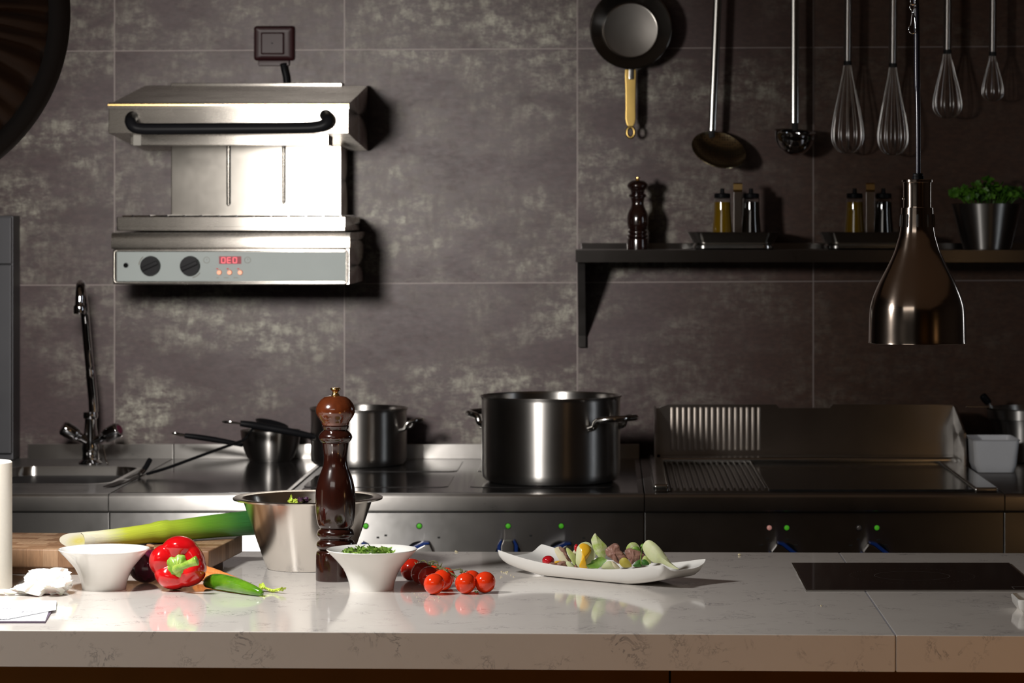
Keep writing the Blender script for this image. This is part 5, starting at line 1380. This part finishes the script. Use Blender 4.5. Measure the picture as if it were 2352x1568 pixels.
whisk(2051, 146, 356, 36.5, 9.3, 'large steel balloon whisk just left of the lamp cord')
whisk(2176, 115, 271, 33.5, 9.3, 'middle sized balloon whisk with bent wires right of the lamp cord', nw=5)
whisk(2280, 120, 232, 27, 8.5, 'smallest balloon whisk, furthest right on the rail', nw=4)

# ------------------------------------------------------------------ heat lamp
LD = 5.3; lx = X(2107, LD)
lamp = thing('heat_lamp', 'bronze tinted metal heat lamp hanging above the induction hob', 'heat lamp', (lx, LD, Z(787, LD)))
def lz(y): return Z(y, LD)
def lr(w_): return S(w_, LD)
bm = NB()
outp = [(37.0, 477), (38.0, 500), (39.5, 527), (42, 541), (46, 555), (54.5, 581), (69, 612), (88, 648), (100, 675), (106, 693), (109, 707), (110.5, 725), (111.2, 745), (112.0, 783), (113, 787)]
inn = [(w_ - 1.6, y) for w_, y in reversed(outp)]
lathe(bm, [(lr(a), lz(b)) for a, b in smooth_pts([(a, b, 0) for a, b in outp], 3) for _ in (0,)] if False else [(lr(v.x), lz(v.y)) for v in smooth_pts([(a, b, 0) for a, b in outp], 4)] + [(lr(a), lz(b)) for a, b in inn] + [(lr(37), lz(477))], (lx, LD), 96)
shade = obj('lamp_shade', bm, M['copper'], lamp, ang=50)
for k in range(10):
    an = -PI / 2 + (k - .1) * 2 * PI / 10
    y0, y1 = 491, 522; pts = []
    for yy in (y0, y0 + 3, (y0 + y1) / 2, y1 - 3, y1):
        w_ = 37.6 + (yy - 491) / 36 * 1.8
        pts.append(Vector((lx + lr(w_) * math.cos(an), LD + lr(w_) * math.sin(an), lz(yy))))
    bm = NB(); tube(bm, pts, [.0006, .0026, .0028, .0026, .0006], 10, flat=(1, .35)); obj('vent_slot', bm, M['void'], shade, ang=60)
bm = NB(); lathe(bm, [(0, lz(412)), (lr(34), lz(412)), (lr(35.5), lz(413)), (lr(35.5), lz(418)), (lr(33), lz(419)), (lr(32.5), lz(425)), (lr(32.3), lz(474)), (lr(33), lz(477)), (lr(37), lz(477.5)), (0, lz(477.5))], (lx, LD), 64); nk = obj('lamp_neck', bm, M['copper'], lamp, ang=40)
bm = NB(); ball(bm, Vector((lx - lr(33), LD - .004, lz(456))), .0025, 1, 1, 1, 10, 8); obj('neck_screw', bm, M['chrome'], nk)
bm = NB(); lathe(bm, [(0, lz(398)), (lr(10.5), lz(398)), (lr(11.5), lz(399.5)), (lr(11.5), lz(404)), (lr(13.5), lz(405)), (lr(13.5), lz(412)), (0, lz(412))], (lx + lr(1.5), LD), 12); obj('cord_grip', bm, M['black'], lamp, ang=30)
cp = [P(2109, 400, LD), P(2109, 330, LD), P(2108.5, 250, LD), P(2107.5, 208, LD), P(2106.5, 150, LD), P(2106, 80, LD), P(2104.5, 0, LD), P(2103, -120, LD)]
cp.append(Vector((cp[-1].x, LD, 2.899)))
bm = NB(); cpp = smooth_pts(cp, 6); tube(bm, cpp, [S(5.6, LD) if p.z < Z(208, LD) else S(6.6, LD) for p in cpp], 14); obj('cord', bm, M['cord'], lamp, ang=70)
bm = NB(); cc = lambda a, b: P(a, b, LD - .01)
tube(bm, smooth_pts([cc(2092, 56), cc(2088, 62), cc(2088, 70), cc(2092, 76), cc(2098, 77), cc(2103, 73), cc(2103, 60), cc(2101, 40), cc(2098, 28), cc(2099, 20), cc(2103, 15), cc(2103, 11), cc(2097, 10), cc(2091, 12), cc(2090, 18), cc(2095, 26), cc(2094, 40), cc(2092, 58)], 4), .0011, 8); sh = obj('snap_hook', bm, M['chrome'], lamp, ang=70)
for k in range(44):
    yy = 2 - k * 15.5
    zc = Z(yy, LD - .01); x_c = X(2097 - .05 * k, LD - .01)
    if zc > 2.885: break
    bm = NB(); vertical = k % 2
    pts = []
    for i in range(14):
        t_ = 2 * PI * i / 14; q = .0045 * math.cos(t_); pts.append(Vector((x_c + (q if not vertical else 0), LD - .01 + (q if vertical else 0), zc + .0078 * math.sin(t_))))
    tube(bm, pts, .0011, 6, closed=True)
    if k < 3: obj('chain_link', bm, M['chrome'], lamp, ang=80)
    else: bm.free()
bm = NB(); tube(bm, [P(2097, -38, LD - .01), Vector((X(2095, LD), LD - .01, 2.899))], .0012, 6); obj('chain_wire', bm, M['chrome'], lamp)

# ------------------------------------------------------------------ pleated fabric shade at the top left
FD = 4.3
fcn = P(-268, 30, FD); FR = S(429, FD)
fs = thing('pleated_fabric_shade', 'large dark brown pleated fabric lamp shade in the top left corner', 'lamp shade', (fcn.x, FD, fcn.z - FR))
bm = NB(); n = 240; rings = []
for (q, dy, amp) in ((.90, .0, .0), (.885, -.004, .004), (.80, -.020, .007), (.66, -.042, .007), (.5, -.062, .005), (.36, -.075, .003)):
    ring = []
    for j in range(n):
        a = 2 * PI * j / n; pl = math.sin(a * 46 + 2 * math.sin(a * 7) + q * 3) + .5 * math.sin(a * 27 + q * 9)
        ring.append(bm.verts.new((fcn.x + FR * q * math.cos(a), FD + dy + amp * pl, fcn.z + FR * q * math.sin(a))))
    rings.append(ring)
ring_faces(bm, rings); obj('pleated_cover', bm, M['fabric'], fs, ang=80)
bm = NB(); rings = []
for (q, dy) in ((.36, -.076), (.2, -.08), (.06, -.082)):
    rings.append([bm.verts.new((fcn.x + FR * q * math.cos(2 * PI * j / 80), FD + dy, fcn.z + FR * q * math.sin(2 * PI * j / 80))) for j in range(80)])
ring_faces(bm, rings, True, False, True); obj('centre_cloth', bm, M['fabric'], fs, ang=80)
bm = NB(); rings = []
for (q, dy) in ((.89, -.006), (.93, -.012), (.985, -.008), (1.0, .004), (.985, .02), (.93, .022), (.89, .006)):
    rings.append([bm.verts.new((fcn.x + FR * q * math.cos(2 * PI * j / 160), FD + dy, fcn.z + FR * q * math.sin(2 * PI * j / 160))) for j in range(160)])
ring_faces(bm, rings, True, False, False, True); obj('rim_band', bm, M['fabric_rim'], fs, ang=80)
bm = NB(); tube(bm, [fcn + Vector((-.0, -.085, 0)), fcn + Vector((-.1, -.12, -.02)), fcn + Vector((-.28, -.1, -.06))], .012, 12); obj('support_arm', bm, M['black_soft'], fs)
bm = NB(); tube(bm, [(fcn.x - .28, FD - .1, fcn.z - .08), (fcn.x - .28, FD - .1, 2.899)], .014, 14); obj('ceiling_pole', bm, M['black_soft'], fs)

# ------------------------------------------------------------------ lights
def look(o, tgt):
    d = Vector(tgt) - Vector(o.location); o.rotation_euler = d.to_track_quat('-Z', 'Y').to_euler()
def light(name, typ, loc, tgt, power, col, **k):
    l = bpy.data.lights.new(name, typ); l.energy = power; l.color = col
    for a, v in k.items(): setattr(l, a, v)
    o = bpy.data.objects.new(name, l); COL.objects.link(o); o.location = loc; look(o, tgt); return o
KEY = (-.97, 4.95, 1.72)
light('key_spot', 'SPOT', KEY, (-.84, WALL, 1.36), 330, (1, .955, .90), spot_size=math.radians(54), spot_blend=1.0, shadow_soft_size=.13)
light('counter_spot', 'SPOT', (-1.08, 4.74, 1.78), (-.45, 5.15, .9), 78, (1, .975, .94), spot_size=math.radians(150), spot_blend=.6, shadow_soft_size=.10)
light('side_strip', 'AREA', (1.9, 6.75, 1.55), (.3, 6.9, 1.1), 1.6, (.85, .92, 1), shape='RECTANGLE', size=.12, size_y=.6)
light('room_fill', 'AREA', (-1.7, 2.9, .2), (-.8, 4.7, .88), 10, (1, .92, .84), shape='RECTANGLE', size=.4, size_y=.3)
light('warm_fill', 'AREA', (1.0, 2.9, .2), (.6, 4.7, .88), 5, (1, .42, .07), shape='RECTANGLE', size=.4, size_y=.3)
light('edge_fill', 'POINT', (1.35, 4.25, 1.12), (0, 0, 0), 1.1, (1, .58, .25), shadow_soft_size=.12)  # unseen point light added to warm the counter's front edge
light('front_soft', 'AREA', (-1.4, 1.6, 2.5), (-.5, 5.2, .95), 8, (1, .95, .88), shape='RECTANGLE', size=2.0, size_y=.6)
light('ambient_fill', 'AREA', (.3, 3.5, 2.88), (.3, 3.5, 0), 5, (1, .62, .38), shape='RECTANGLE', size=6, size_y=8)  # unseen area light added as even ambient for the closed room
wld = bpy.data.worlds.new('dark_world'); sc.world = wld; wld.use_nodes = True
bg = wld.node_tree.nodes['Background']; bg.inputs[0].default_value = (.05, .035, .025, 1); bg.inputs[1].default_value = .1

# ------------------------------------------------------------------ camera
cam = bpy.data.cameras.new('camera'); co_ = bpy.data.objects.new('camera', cam); COL.objects.link(co_)
co_.location = (0, 0, CAMZ); co_.rotation_euler = (PI / 2, 0, 0)
cam.sensor_width = 36; cam.sensor_fit = 'HORIZONTAL'; cam.lens = FPX / 2352 * 36
cam.shift_x = (1176 - VX) / 2352; cam.shift_y = (VY - 784) / 2352
cam.dof.use_dof = True; cam.dof.focus_distance = 5.25; cam.dof.aperture_fstop = 11
cam.clip_start = .05
sc.camera = co_
sc.view_settings.view_transform = 'Standard'
sc.view_settings.look = 'None'
sc.cycles.use_denoising = True
sc.cycles.max_bounces = 8
sc.cycles.caustics_reflective = False; sc.cycles.caustics_refractive = False
sc.cycles.sample_clamp_indirect = 4.0
